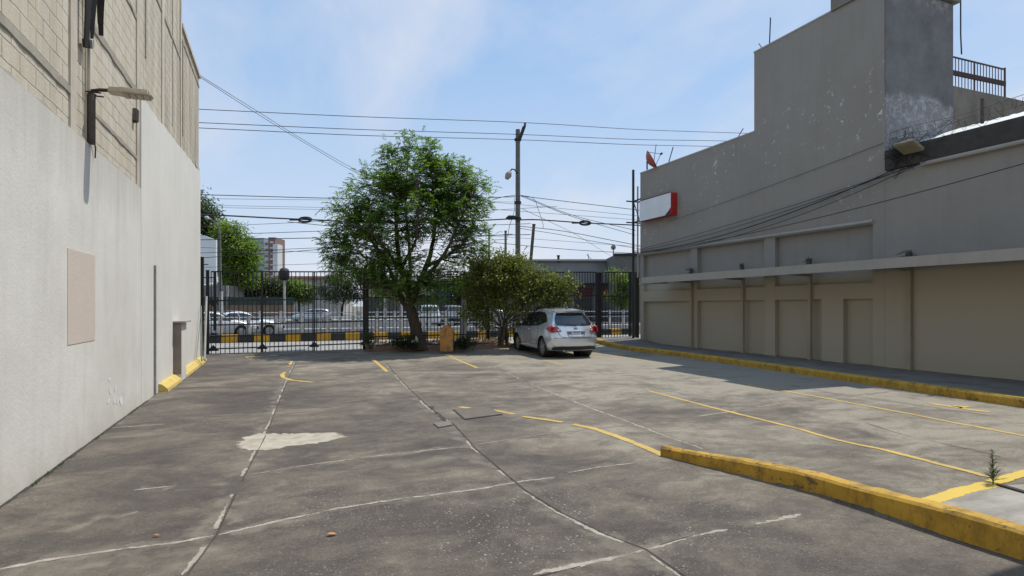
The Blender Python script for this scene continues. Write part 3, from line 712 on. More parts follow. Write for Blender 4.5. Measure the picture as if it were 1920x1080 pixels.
# corner pole with clamps
T = thing('corner_pole', 'tall dark pole with sign clamps at the far corner of the grey building', 'pole', (14.62, 22.0, .4))
MB().tube([(14.55,22.0,.3),(14.55,22.0,7.75)], .055, 8).build('shaft', M_dark, T)
MB().tube([(14.68,21.85,3.0),(14.68,21.85,7.0)], .035, 8).build('conduit', M_trim, T)
for z in (6.35, 5.42): 
    mb = MB(); mb.bar((14.2,22.0,z),(14.9,22.0,z),.05); mb.bar((14.45,21.3,z),(14.55,22.05,z),.05); mb.build('clamp', M_dark, T)
MB().bar((14.5,21.45,5.45),(14.55,21.95,6.3),.03).build('brace', M_dark, T)
CAMR, CAMD = Vector((CT,-ST,0)), Vector((ST,CT,0))
# dish, aerials
T = thing('satellite_dish', 'reddish satellite dish tilted on the low grey roof edge', 'satellite dish', (14.95, 20.75, 7.55))
dish = MB(); R_ = .42
prof = [(R_*k/7, .22*(k/7)**2) for k in range(8)]
dd = (CAMR*.86+Vector((0,0,.5))-CAMD*.22).normalized(); x_ = dd.orthogonal().normalized(); y_ = dd.cross(x_); c_ = P(1214,304,24.6)
for th in (0, .012):
    for r, h in prof:
        for k in range(24):
            a = 2*pi*k/24; dish.v.append(c_+x_*(r*cos(a))+y_*(r*sin(a))+dd*(h-th))
for b0 in (0, 8*24):
    for i in range(7):
        for k in range(24): dish.f.append((b0+i*24+k, b0+i*24+(k+1)%24, b0+(i+1)*24+(k+1)%24, b0+(i+1)*24+k))
dish.build('reflector', M_dish, T, smooth=True)
MB().tube([(c_.x+.05,c_.y+.1,7.5),(c_.x+.05,c_.y+.1,7.85),c_-dd*.03], .03, 6).build('mast', M_dark, T)
mb = MB(); mb.tube([c_-x_*.0+y_*-.45+dd*.2, c_+dd*.62], .012, 5); mb.tube([c_+y_*.45+dd*.2, c_+dd*.62], .012, 5); mb.obox(c_+dd*.64, dd*.06, x_*.03, y_*.03); mb.build('feed_arm', M_dark, T)
def rod(a, b_, r, lab, name='roof_aerial', cat='aerial'): return tag(MB().tube([a, b_], r, 5).build(name, M_dark, loc=a), lab, cat)
rod((15.0,21.2,7.55),(15.25,21.3,8.75),.014,'thin upright wire aerial beside the reddish dish')
rod((14.9,20.0,7.55),(14.78,19.5,8.15),.02,'short slanted aerial just right of the reddish dish')
rod((15.0,14.75,10.18),(15.0,14.7,11.2),.02,'upright aerial rod on the tower roof edge')
rod((15.0,14.95,10.18),(15.1,15.3,10.62),.016,'short slanted stub left of the tower roof rod')
rod((14.95,16.2,7.57),(14.8,15.7,7.83),.016,'short slanted rod on the low roof against the tower step')
# razor wire along the parapet
T = thing('razor_wire', 'tangled coil of razor wire along the blackened parapet', 'razor wire', (UR, 5, 5.86))
mb = MB(); pts = []
for i in range(1400):
    a = i*.33; v = 10.5-i*.0118; r = .16+.05*sin(i*.07)+.03*sin(i*.51)
    pts.append((UR+.03+r*cos(a), v+.07*sin(i*.21), 6.02+.06*sin(i*.033)+r*sin(a)))
mb.tube(pts, .0045, 3, False)
mb.tube([(UR+.03, 10.5-.5*i, 6.06+.04*sin(i*2)) for i in range(36)], .007, 3)
mb.tube([(UR+.03, 10.5-.5*i, 6.22+.03*sin(i*1.3)) for i in range(36)], .007, 3)
mb.build('coil', M_rust, T)
for v in (8.3, 4.6, 1.0): MB().box(UR, UR+.05, v, v+.05, 5.86, 6.42).build('stake', M_rust, T)
mb = MB(); random.seed(3); pts = []
for _ in range(110):
    c = Vector((UR-.06+random.uniform(-.12,.1), 10.35-abs(random.gauss(0,.45)), 5.62+random.gauss(0,.2)))
    pts.append(c)
    for k in range(3): pts.append(pts[-1]+Vector((random.uniform(-.06,.06), random.uniform(-.14,.14), random.uniform(-.1,.1))))
mb.tube(pts, .006, 3)
mb.build('snag', M_dark, T)
# flood lamp
T = thing('flood_lamp', 'beige flood lamp tilted downwards in front of the blackened parapet', 'lamp', (UR-.1, 9.7, 5.55))
mb = MB(); ax = Vector((.10,.40,.03)).normalized(); nn = Vector((-.5,.1,-.75)).normalized(); nn = (nn-ax*nn.dot(ax)).normalized(); bx = ax.cross(nn)
c_ = Vector((UR-.32, 9.75, 5.66)); mb.obox(c_, ax*.30, bx*.20, nn*.05); h_ = mb.build('housing', mat('dull_beige_housing', (.30,.265,.19), .7, (.2,.17,.12), 6, .1), T, bevel=.02)
MB().obox(c_+nn*.053, ax*.26, bx*.16, nn*.004).build('lens', mat('yellowed_lens', (.26,.22,.12), .4, (.20,.165,.09), 5, 0), h_)
MB().tube([c_-nn*.04, (UR-.12, 9.75, 5.68), (UR+.02, 9.75, 5.6)], .03, 6).build('arm', M_dark, T)
# cables slung along the wall
def cab(a, b_, sag, r, lab, name='wall_cable', n=24, grp=None, extra=None):
    a, b_ = Vector(a), Vector(b_); pts = []
    for i in range(n+1):
        t = i/n; p = a+(b_-a)*t; p.z -= sag*4*t*(1-t); pts.append(p)
    mb = MB(); mb.tube(pts, r, 5)
    if extra: extra(mb, pts)
    o = mb.build(name, M_cable, loc=a); tag(o, lab, 'cable', grp); return o
g_ = 'cables slung along the grey wall'
cab((14.55,21.95,4.10),(14.6,10.3,5.22),.38,.016,'thickest black cable slung low along the grey wall', grp=g_)
cab((14.55,21.95,4.14),(14.6,10.0,5.20),.22,.010,'thin cable just above the thickest one on grey wall', grp=g_)
cab((14.55,21.95,4.18),(14.62,9.6,5.24),.10,.009,'straightest thin cable of the bundle on the grey wall', grp=g_)
cab((14.55,21.95,4.12),(14.5,9.2,5.30),.55,.010,'most sagging cable of the bundle on the grey wall', grp=g_)
cab((14.6,19.6,5.15),(14.66,10.6,6.0),.05,.007,'faint thin cable highest on the grey wall right of sign', grp=g_)
cab((14.55,21.95,4.05),(14.3,4.5,5.02),.30,.011,'long cable crossing the grey wall to the right photo edge', grp=g_)
# ------------------------------------------------------------------ vehicles
def interp(tab, x):
    if x <= tab[0][0]: return tab[0][1]
    for (a, b), (c, d) in zip(tab, tab[1:]):
        if x <= c: t = (x-a)/(c-a); return b+(d-b)*(t*t*(3-2*t)*.35+t*.65)
    return tab[-1][1]
class Shape:
    """car body: y forward, x across, z up; wheels on z=0"""
    def __init__(s, top, rear, front, W, ws, zb=.26, corner=(.20,.32)):
        s.top, s.rear, s.front, s.W, s.ws, s.zb, s.cn = top, rear, front, W, ws, zb, corner
    def T(s, y): return interp(s.top, y)
    def R(s, z): return interp(s.rear, z)
    def Fr(s, z): return interp(s.front, z)
    def hw(s, y, z):
        ya, yb = s.R(z), s.Fr(z); t = (y-ya)/max(.01, yb-ya)
        e = 1-.10*max(0, 1-t/.14)**2-.16*max(0, (t-.82)/.18)**2
        return s.W/2*interp(s.ws, z)*e
    def yr(s, x, z): 
        w = s.hw(s.R(z)+.3, z); return s.R(z)+s.cn[0]*min(1.1, abs(x)/w)**3.2
    def yf(s, x, z):
        w = s.hw(s.Fr(z)-.4, z); return s.Fr(z)-s.cn[1]*min(1.1, abs(x)/w)**2.6
    def pt(s, a, b, c):
        """a,b,c in -1..1 on the cube surface"""
        zt = s.T(b*2.3*1.0) if False else None
        y0 = s.R(.7)+(s.Fr(.7)-s.R(.7))*(b+1)/2
        t = (c+1)/2
        for _ in range(3):
            z = s.zb+(s.T(y0)-s.zb)*t
            ya, yb = s.R(z), s.Fr(z); y0 = ya+(yb-ya)*(b+1)/2
        z = s.zb+(s.T(y0)-s.zb)*t
        w = s.hw(y0, z)
        # rounded roof and shoulders
        x = a*w
        ya = s.R(z)+s.cn[0]*abs(a)**3.2; yb = s.Fr(z)-s.cn[1]*abs(a)**2.6
        y = ya+(yb-ya)*(b+1)/2
        z -= .055*abs(a)**4*t**6
        return Vector((x, y, z))
def car_body(S, nx=12, ny=44, nz=16):
    bm = bmesh.new()
    def face(fn, n, m):
        g = [[bm.verts.new(fn(-1+2*i/n, -1+2*j/m)) for i in range(n+1)] for j in range(m+1)]
        for j in range(m):
            for i in range(n): bm.faces.new((g[j][i], g[j][i+1], g[j+1][i+1], g[j+1][i]))
    face(lambda i, j: S.pt(i, j, 1), nx, ny); face(lambda i, j: S.pt(i, j, -1), nx, ny)
    face(lambda i, j: S.pt(-1, j, i), nz, ny); face(lambda i, j: S.pt(1, j, i), nz, ny)
    face(lambda i, j: S.pt(i, -1, j), nx, nz); face(lambda i, j: S.pt(i, 1, j), nx, nz)
    bmesh.ops.remove_doubles(bm, verts=bm.verts, dist=.001)
    bmesh.ops.recalc_face_normals(bm, faces=bm.faces)
    return bm
def cut_arches(bm, S, axles, r):
    me = bpy.data.meshes.new('body'); bm.to_mesh(me); bm.free()
    o = bpy.data.objects.new('body', me); COL.objects.link(o)
    cut = MB()
    for y in axles:
        for sx in (-1, 1):
            x0, x1 = (.52, 1.2) if sx > 0 else (-1.2, -.52)
            n = 28; ra = []; rb = []
            for k in range(n):
                a = 2*pi*k/n; ra.append((x0, y+r*cos(a), r*.94+r*sin(a)*1.0)); rb.append((x1, y+r*cos(a), r*.94+r*sin(a)*1.0))
            cut.add(ra+rb, [tuple(range(n))[::-1], tuple(range(n, 2*n))]+[(k, (k+1) % n, n+(k+1) % n, n+k) for k in range(n)])
    c = cut.build('cutter', M_dark)
    md = o.modifiers.new('b', 'BOOLEAN'); md.operation = 'DIFFERENCE'; md.object = c; md.solver = 'EXACT'
    dg = bpy.context.evaluated_depsgraph_get(); dg.update()
    me2 = bpy.data.meshes.new_from_object(o.evaluated_get(dg))
    for ob in (o, c): bpy.data.objects.remove(ob, do_unlink=True)
    return me2
def mesh_obj(name, me, m, parent, smooth=True):
    me.materials.clear(); me.materials.append(m)
    if smooth:
        for p in me.polygons: p.use_smooth = True
        me.set_sharp_from_angle(angle=radians(50))
    o = bpy.data.objects.new(name, me); COL.objects.link(o); o.parent = parent; return o
def panel(poly, proj, thick=.012, sub=3):
    """a thin shaped panel: poly in 2-D, proj maps (a,b,off)->3-D ; tessellated to follow the body"""
    bm = bmesh.new(); n = len(poly)
    vs = [bm.verts.new((p[0], p[1], 0)) for p in poly]; bm.faces.new(vs)
    # slice in a regular lattice so that it bends with the body
    for axis in (0, 1):
        lo = min(p[axis] for p in poly); hi = max(p[axis] for p in poly)
        k = 8
        for i in range(1, k):
            co = [0,0,0]; co[axis] = lo+(hi-lo)*i/k; no = [0,0,0]; no[axis] = 1
            bmesh.ops.bisect_plane(bm, geom=bm.verts[:]+bm.edges[:]+bm.faces[:], plane_co=co, plane_no=no)
    bmesh.ops.remove_doubles(bm, verts=bm.verts, dist=.0005)
    mb = MB(); bm.verts.index_update()
    vv = [v.co.copy() for v in bm.verts]; ff = [tuple(v.index for v in f.verts) for f in bm.faces]
    bord = [tuple(v.index for v in e.verts) for e in bm.edges if len(e.link_faces) == 1]
    bm.free(); m = len(vv)
    mb.v = [Vector(proj(v.x, v.y, thick)) for v in vv]+[Vector(proj(v.x, v.y, -.02)) for v in vv]
    mb.f = ff+[(a, b, b+m, a+m) for a, b in bord]
    return mb
def rounded(poly, r=.06, n=4):
    out = []; m = len(poly)
    for i in range(m):
        p, a, b = Vector(poly[i]), Vector(poly[i-1]), Vector(poly[(i+1) % m])
        d1, d2 = (a-p), (b-p); k = min(r, d1.length*.45, d2.length*.45)
        q1, q2 = p+d1.normalized()*k, p+d2.normalized()*k
        for j in range(n+1):
            t = j/n; out.append(tuple(q1*(1-t)**2+p*2*t*(1-t)+q2*t*t))
    return out
M_tyre = mat('tyre_rubber', (.017,.017,.017), .85, (.03,.028,.026), 9, .2)
M_rim = mat('alloy_rim', (.52,.52,.53), .35, (.42,.42,.42), 4, 0, metal=.8)
M_chrome = mat('chrome_strip', (.75,.75,.76), .12, (.68,.68,.69), 4, 0, metal=1)
M_glass = glass('tinted_car_glass')
M_trimb = mat('black_car_trim', (.014,.014,.015), .55, (.02,.02,.02), 6, 0)
def lamp_mat(name, c): 
    m, nt, b = nodes(name); n = noise(nt, coords(nt), 14, 3)
    L(nt, mix(nt, ramp(nt, n, .35, .7), c, tuple(x*.6 for x in c)), b.inputs['Base Color'])
    b.inputs['Roughness'].default_value = .15; b.inputs['Coat Weight'].default_value = .8; return m
M_tail = lamp_mat('red_tail_lens', (.42,.012,.014)); M_clear = lamp_mat('clear_lens', (.7,.68,.66)); M_amber = lamp_mat('amber_lens', (.6,.2,.02))
def wheel(parent, x, y, r, wdt, side, detail=True):
    c = (x, y, r)
    h = wdt/2
    t = MB(); t.lathe([(r*.66,-h*.85),(r*.80,-h),(r*.93,-h*.96),(r*.985,-h*.7),(r,-h*.35),(r,h*.35),(r*.985,h*.7),(r*.93,h*.96),(r*.80,h),(r*.66,h*.85),(r*.66,-h*.85)], c, 'x', 32)
    w = t.build('wheel', M_tyre, parent, True, True)
    m = MB(); o_ = side*h*.78
    m.lathe([(r*.665,-h*.8*side),(r*.665,o_),(r*.60,o_*.96),(r*.575,o_*.6),(r*.56,-h*.3*side)], c, 'x', 32)
    if detail:
        for k in range(5):
            for e in (-.16, .16):
                a = 2*pi*k/5+e; ia = 2*pi*k/5+e*.7
                m.bar((x+o_*.95, y+.10*r*cos(ia), r+.10*r*sin(ia)), (x+o_*.86, y+r*.62*cos(a), r+r*.62*sin(a)), .045*r/.34, .03, (1,0,0))
        m.lathe([(0.001,o_),(r*.16,o_*.98),(r*.2,o_*.8),(r*.2,0)], c, 'x', 16)
    else:
        m.lathe([(0.001,o_*.9),(r*.3,o_*.95),(r*.6,o_*.8)], c, 'x', 20)
    m.build('rim', M_rim, w, True, True)
    if detail:
        d = MB(); d.lathe([(.001, side*h*.1),(r*.6, side*h*.1)], c, 'x', 20); d.build('brake_disc', M_trimb, w, False, True)
    return w
def side_proj(S, sx): return lambda y, z, o: (sx*(S.hw(y, z)+o), y, z)
def side_proj2(S, sx):
    def f(y, z, o):
        # follow the real surface incl. rounded corner at the back
        w = S.hw(y, z)
        return (sx*(w+o), y, z)
    return f
def rear_proj(S): return lambda x, z, o: (x, S.yr(x, z)-o, z)
def front_proj(S): return lambda x, z, o: (x, S.yf(x, z)+o, z)
def text_mesh(txt, size, name, m, parent, loc, rot):
    cu = bpy.data.curves.new(name, 'FONT'); cu.body = txt; cu.size = size; cu.align_x = 'CENTER'; cu.align_y = 'CENTER'; cu.extrude = .001
    o = bpy.data.objects.new(name, cu); COL.objects.link(o)
    dg = bpy.context.evaluated_depsgraph_get(); dg.update()
    me = bpy.data.meshes.new_from_object(o.evaluated_get(dg)); bpy.data.objects.remove(o, do_unlink=True)
    me.materials.clear(); me.materials.append(m)
    ob = bpy.data.objects.new(name, me); COL.objects.link(ob); ob.parent = parent; ob.location = loc; ob.rotation_euler = rot; return ob
# ---- the silver crossover in the lot
def crossover():
    WSX = [(.2,.90),(.40,.965),(.62,1.0),(.85,.99),(1.02,.955),(1.12,.91),(1.35,.815),(1.52,.72),(1.66,.64)]
    S = Shape([(-2.36,1.28),(-2.12,1.585),(-1.95,1.625),(-1.3,1.668),(-.5,1.685),(.1,1.655),(.5,1.54),(.95,1.27),(1.22,1.10),(1.7,1.03),(2.1,.94),(2.3,.82)],
              [(.25,-2.20),(.38,-2.27),(.52,-2.325),(.72,-2.34),(.80,-2.29),(1.02,-2.23),(1.12,-2.17),(1.35,-1.97),(1.52,-1.82),(1.60,-1.86),(1.64,-1.84),(1.7,-1.82)],
              [(.25,2.18),(.45,2.30),(.65,2.32),(.85,2.27),(1.0,2.1),(1.7,1.9)], 1.80, WSX, .27, (.17,.40))
    R_ = thing('parked_crossover', 'silver crossover car parked nose first at the fence between the shrub and the yellow kerb', 'car', (9.40, 19.62, .0), radians(-4.0))
    M_sil = paint('silver_car_paint', (.68,.735,.80), .55, .27, .9)
    AX = (-1.36, 1.33)
    me = cut_arches(car_body(S, 14, 60, 22), S, AX, .385)
    body = mesh_obj('body', me, M_sil, R_)
    for y in AX:
        for sx in (-1, 1):
            m = MB(); m.lathe([(.381,-.24),(.381,.20)], (sx*.66, y, .365), 'x', 28); m.lathe([(.01,-.1),(.38,-.1)], (sx*.60, y, .365), 'x', 28); m.build('wheel_well', M_trimb, R_, False, True)
            wheel(R_, sx*.765, y, .345, .215, sx)
    MB().box(-.72,.72,-1.0,1.0,.20,.30).box(-.55,.55,-2.05,2.0,.22,.32).build('underbody', M_trimb, R_, False, True)
    P_ = rear_proj(S)
    # rear glass
    panel(rounded([(-.66,1.135),(-.38,1.095),(0,1.085),(.38,1.095),(.66,1.135),(.60,1.36),(.50,1.515),(0,1.545),(-.50,1.515),(-.60,1.36)], .05), P_, .008).build('rear_window', M_glass, R_, True, True)
    m = MB(); m.bar((.02, S.yr(0,1.10)-.03, 1.10), (-.33, S.yr(.3,1.14)-.022, 1.16), .018); m.build('wiper', M_trimb, R_, False, True)
    m = MB(); q = []
    for i in range(13):
        x = -.56+1.12*i/12; q.append((x, -1.82-.12+.10*(x/.56)**2, 1.615-.045*(x/.56)**4))
    o_ = len(m.v)
    for x, y, z in q: m.v += [Vector((x,y,z)), Vector((x,y+.01,z-.028)), Vector((x,y+.22,z-.02)), Vector((x,y+.26,z+.022))]
    for i in range(12):
        for k in range(4): m.f.append((4*i+k, 4*i+(k+1)%4, 4*i+4+(k+1)%4, 4*i+4+k))
    m.f += [(0,1,2,3), (51,50,49,48)]; m.build('roof_spoiler', M_sil, R_, True, True)
    # lamps wrap round the corner
    for sx in (-1, 1):
        t = panel(rounded([(sx*.50,.905),(sx*.86,.875),(sx*.92,.93),(sx*.90,1.075),(sx*.80,1.10),(sx*.58,1.03)], .03), P_, .012).build('tail_lamp', M_tail, R_, True, True)
        panel(rounded([(-1.72,1.00),(-1.98,.90),(-2.17,.875),(-2.17,1.08),(-2.0,1.085)], .04), side_proj(S, sx), .010).build('side_lens', M_tail, t, True, True)
        panel(rounded([(sx*.545,.935),(sx*.63,.925),(sx*.64,1.00),(sx*.57,.99)], .02), P_, .016).build('reverse_lens', M_clear, t, True, True)
        # side glass: three panes and black pillars
        sp = side_proj(S, sx)
        panel(rounded([(-1.60,1.22),(-.95,1.075),(.0,1.03),(1.00,1.02),(.62,1.29),(.20,1.515),(-.5,1.565),(-1.10,1.53),(-1.48,1.40)], .05), sp, .006).build('window_frame', M_trimb, R_, True, True)
        panel(rounded([(-.90,1.10),(-.22,1.065),(-.24,1.525),(-.85,1.52)], .03), sp, .011).build('rear_door_glass', M_glass, R_, True, True)
        panel(rounded([(-.16,1.065),(.78,1.055),(.52,1.30),(.16,1.475),(-.18,1.525)], .03), sp, .011).build('front_door_glass', M_glass, R_, True, True)
        panel(rounded([(-1.52,1.235),(-.96,1.115),(-.92,1.50),(-1.10,1.495),(-1.42,1.385)], .03), sp, .011).build('quarter_glass', M_glass, R_, True, True)
        # door shut lines, handle, sill
        m = MB()
        for pts in ([(-.21,1.0),(-.23,.70),(-.22,.40)], [(.86,1.0),(.93,.75),(.86,.42)], [(-.93,1.05),(-1.0,.80),(-.93,.62),(-.80,.42)], [(-.80,.405),(.86,.405)]):
            q = resample([(0,a,b) for a, b in pts], .06); m.tube([Vector(sp(p.y, p.z, .001)) for p in q], .006, 4)
        m.build('door_seam', M_trimb, R_, False, True)
        for y in (-.78, .05):
            MB().bar(sp(y-.10,.93,.025), sp(y+.10,.925,.025), .03, .025).build('door_handle', M_sil, R_, False, True)
        MB().bar(sp(-.95,.33,.012), sp(.92,.33,.012), .09, .02).build('sill_trim', M_chrome if False else M_sil, R_, False, True)
        m = MB(); c = Vector(sp(.86,1.06,.12)); m.obox(c, (sx*.095,.01,0), (0,.055,0), (0,0,.065)); m.bar(sp(.86,1.02,0), c, .04); m.build('mirror', M_trimb, R_, False, True, bevel=.02)
        panel(rounded([(sx*.60,.80),(sx*.80,.78),(sx*.82,.90),(sx*.62,.93)], .03), front_proj(S), .01).build('headlight', M_clear, R_, True, True)
        m = MB(); m.tube([Vector((sx*(S.hw(y,1.6)-.07), y, S.T(y)+.0)) for y in (-1.6,-1.2,-.6,0)], .012, 5); m.build('roof_rail', M_trimb, R_, False, True)
    # hatch seam, recess, plate, handle bar, badge
    m = MB()
    for pts in ([(-.62,.88),(-.54,.735),(-.30,.71),(.30,.71),(.54,.735),(.62,.88)], [(-.60,1.045),(-.70,1.13)], [(.60,1.045),(.70,1.13)]):
        q = resample([(a,0,b) for a, b in pts], .05); m.tube([Vector(P_(p.x, p.z, .001)) for p in q], .007, 4)
    m.build('hatch_seam', M_trimb, R_, False, True)
    panel(rounded([(-.30,.735),(.30,.735),(.33,.905),(-.33,.905)], .03), P_, .004).build('plate_recess', mat('grey_recess', (.20,.205,.21), .5, (.17,.17,.175), 4, 0), R_, True, True)
    panel(rounded([(-.34,.915),(.34,.915),(.32,.955),(-.32,.955)], .015), P_, .022).build('hatch_handle', M_chrome, R_, True, True)
    pl = panel(rounded([(-.165,.745),(.165,.745),(.165,.895),(-.165,.895)], .01), P_, .016).build('number_plate', mat('plate_white', (.50,.54,.57), .5, (.46,.50,.53), 3, 0), R_, False, True)
    yb = S.yr(.1,.82)-.0185
    m = MB(); m.box(-.12,.12,yb-.002,yb,.868,.886)
    for i, (w, h) in enumerate(((.020,.06),(.024,.058),(.018,.06),(.024,.06),(.020,.056),(.022,.06))):
        x = -.115+.042*i; m.box(x, x+w*.45, yb-.002, yb, .772, .772+h); m.box(x, x+w, yb-.0021, yb, .772+h*.5, .772+h*.7)
    m.build('plate_mark', mat('plate_ink', (.06,.09,.13), .6, (.08,.1,.14), 3, 0), pl, False, True)
    m = MB(); yb = S.yr(0, 1.02)-.012
    for k in range(20):
        a, b = 2*pi*k/20, 2*pi*(k+1)/20; m.bar((.055*cos(a), yb, 1.012+.045*sin(a)), (.055*cos(b), yb, 1.012+.045*sin(b)), .012)
    m.box(-.068,.068,yb-.012,yb+.01,1.000,1.022); m.build('badge', M_chrome, R_, False, True)
    # bumper: lower valance, reflector strips
    panel(rounded([(-.80,.285),(.80,.285),(.78,.385),(.50,.41),(-.50,.41),(-.78,.385)], .03), P_, .010).build('lower_valance', M_trimb, R_, True, True)
    q = resample([(a,0,.685) for a in (-.80,.80)], .08); MB().tube([Vector(P_(p.x, .690, .0)) for p in q], .006, 4).build('bumper_seam', M_trimb, R_, False, True)
    MB().tube([(-.45,-2.2,.27),(-.45,-2.31,.27)], .032, 10).build('exhaust', M_rim, R_, False, True)
    MB().tube([(0,-1.45,1.66),(0,-1.50,1.715)], .022, 6).build('roof_aerial', M_trimb, R_, False, True)
    # windscreen
    m = MB(); n_ = 8; o_ = 0
    for j in range(n_+1):
        y = 1.05-(1.05-.22)*j/n_
        for i in range(9):
            a = (-1+i/4)*.92; z = S.T(y)+.008-.055*abs(a)**4; m.v.append(Vector((a*S.hw(y, z), y+.0, z)))
    m.f = [(j*9+i, j*9+i+1, (j+1)*9+i+1, (j+1)*9+i) for j in range(n_) for i in range(8)]; m.build('windscreen', M_glass, R_, True, True)
    return R_
crossover()
# ---- plainer traffic on the avenue
def traffic(name, label, cat, kind, col, loc, rz, sc=1.0, metal=.1):
    R_ = thing(name, label, cat, loc, rz)
    pm = paint('paint_'+name+'_'+str(len(bpy.data.materials)), col, metal, .3, .8)
    if kind == 'hatch':
        WSX = [(.2,.9),(.5,.98),(.7,1),(.9,.97),(1.0,.93),(1.3,.80),(1.48,.70)]
        S = Shape([(-1.95,1.25),(-1.7,1.42),(-.8,1.48),(0,1.46),(.4,1.35),(.95,1.02),(1.5,.92),(1.95,.75)], [(.2,-1.95),(.5,-2.02),(.8,-2.0),(1.0,-1.93),(1.3,-1.75),(1.5,-1.6)], [(.2,1.9),(.5,2.02),(.8,1.95),(1.5,1.7)], 1.7, WSX)
        win = [(-1.55,1.12),(-1.0,.97),(.85,.96),(.40,1.29),(0,1.38),(-1.0,1.38),(-1.45,1.30)]; AX = (-1.22, 1.22); r = .31; rw = [(-.58,1.02),(.58,1.02),(.50,1.34),(-.50,1.34)]; L_ = 1.0
    elif kind == 'sedan':
        WSX = [(.2,.9),(.5,.98),(.7,1),(.88,.97),(.98,.92),(1.25,.78),(1.45,.68)]
        S = Shape([(-2.25,.95),(-1.75,1.02),(-1.35,1.18),(-.85,1.40),(-.2,1.45),(.3,1.38),(.95,1.0),(1.6,.90),(2.2,.72)], [(.2,-2.2),(.5,-2.3),(.8,-2.25),(1.0,-2.2),(1.5,-2.1)], [(.2,2.2),(.5,2.3),(.75,2.2),(1.5,2.0)], 1.75, WSX)
        win = [(-1.35,1.0),(-1.0,.96),(.85,.94),(.30,1.27),(-.1,1.36),(-.75,1.35)]; AX = (-1.35, 1.35); r = .32; rw = None
    else:   # tall wagon / van
        WSX = [(.2,.92),(.5,.98),(.8,1),(1.1,.97),(1.5,.88),(1.85,.80)]
        S = Shape([(-2.3,1.75),(-2.0,1.82),(-.5,1.86),(.5,1.80),(.9,1.62),(1.3,1.16),(1.8,1.05),(2.3,.9)], [(.2,-2.25),(.5,-2.35),(.9,-2.33),(1.2,-2.28),(1.8,-2.15)], [(.2,2.25),(.5,2.35),(.9,2.25),(1.8,2.0)], 1.80, WSX)
        win = [(-2.0,1.18),(1.15,1.15),(.75,1.55),(.4,1.68),(-2.0,1.70)]; AX = (-1.4, 1.4); r = .36; rw = [(-.68,1.18),(.68,1.18),(.60,1.68),(-.60,1.68)]
    body = mesh_obj('body', cut_arches(car_body(S, 8, 36, 12), S, AX, r*1.12), pm, R_)
    for y in AX:
        for sx in (-1, 1):
            MB().lathe([(.01,-.1),(r*1.1,-.1)], (sx*.60, y, r*1.05), 'x', 20).build('wheel_well', M_trimb, R_, False, True)
            wheel(R_, sx*(S.W/2-.13), y, r, .2, sx, False)
    for sx in (-1, 1):
        panel(rounded(win, .05), side_proj(S, sx), .008).build('side_window', M_glass, R_, True, True)
        for y in (-.25,):
            MB().bar(side_proj(S, sx)(y, .98, .014), side_proj(S, sx)(y-.03, 1.36, .014), .07, .01).build('door_pillar', pm, R_, False, True)
        panel(rounded([(sx*.55,.78),(sx*.78,.76),(sx*.78,.92),(sx*.55,.92)], .02), rear_proj(S), .012).build('tail_lamp', M_tail, R_, True, True)
        panel(rounded([(sx*.52,.62),(sx*.76,.60),(sx*.76,.72),(sx*.52,.74)], .02), front_proj(S), .012).build('headlight', M_clear, R_, True, True)
    if rw: panel(rounded(rw, .05), rear_proj(S), .010).build('rear_window', M_glass, R_, True, True)
    ys = [(y, S.T(y)) for y in [x*.05 for x in range(0, 32)]]
    yt = [y for y, z in ys if (S.T(y)-S.T(y+.05)) > .02 and y > .1]
    if yt:
        ya, yb = min(yt), max(yt)+.05; m = MB(); n_ = 6
        for j in range(n_+1):
            y = yb-(yb-ya)*j/n_
            for i in range(9):
                a = (-1+i/4)*.88; z = S.T(y)+.012-.055*abs(a)**4; m.v.append(Vector((a*S.hw(y, z), y, z)))
        m.f = [(j*9+i, j*9+i+1, (j+1)*9+i+1, (j+1)*9+i) for j in range(n_) for i in range(8)]; m.build('windscreen', M_glass, R_, True, True)
    panel(rounded([(-.82,.25),(.82,.25),(.82,.36),(-.82,.36)], .02), rear_proj(S), .01).build('rear_valance', M_trimb, R_, True, True)
    panel(rounded([(-.45,.42),(.45,.42),(.48,.60),(-.48,.60)], .03), front_proj(S), .012).build('grille', M_trimb, R_, True, True)
    return R_
def at(px, d, z=0.0): p = P(px, CY, d); return (p.x, p.y, z)
traffic('traffic_hatchback', 'pale blue silver hatchback driving on the avenue behind the sliding gate', 'car', 'hatch', (.36,.41,.48), at(585,62), radians(90), metal=.5)
traffic('traffic_sedan', 'white sedan close behind the guardrail, right of the other white car', 'car', 'sedan', (.78,.79,.80), at(455,34.5), radians(-82))
traffic('traffic_sedan', 'white sedan at the left end of the sliding gate, mostly behind kerb', 'car', 'sedan', (.76,.76,.75), at(402,33.2), radians(-84))
traffic('traffic_van', 'white van seen from behind, right of the first tree trunk', 'van', 'van', (.72,.73,.74), at(806,50), radians(-14))
traffic('traffic_van', 'silver grey van just right of the white van, partly behind orange post', 'van', 'van', (.40,.42,.44), at(846,57), radians(-6), metal=.4)
traffic('traffic_hatchback', 'dark blue hatchback low behind the guardrails by the orange post', 'car', 'hatch', (.03,.04,.06), at(872,50), radians(80))
traffic('traffic_sedan', 'light grey sedan passing behind the shrub and second guardrail', 'car', 'sedan', (.5,.51,.53), at(930,53), radians(90), metal=.3)
traffic('traffic_sedan', 'dark grey sedan half hidden behind the left white cars', 'car', 'sedan', (.05,.05,.055), at(425,46), radians(90), metal=.2)
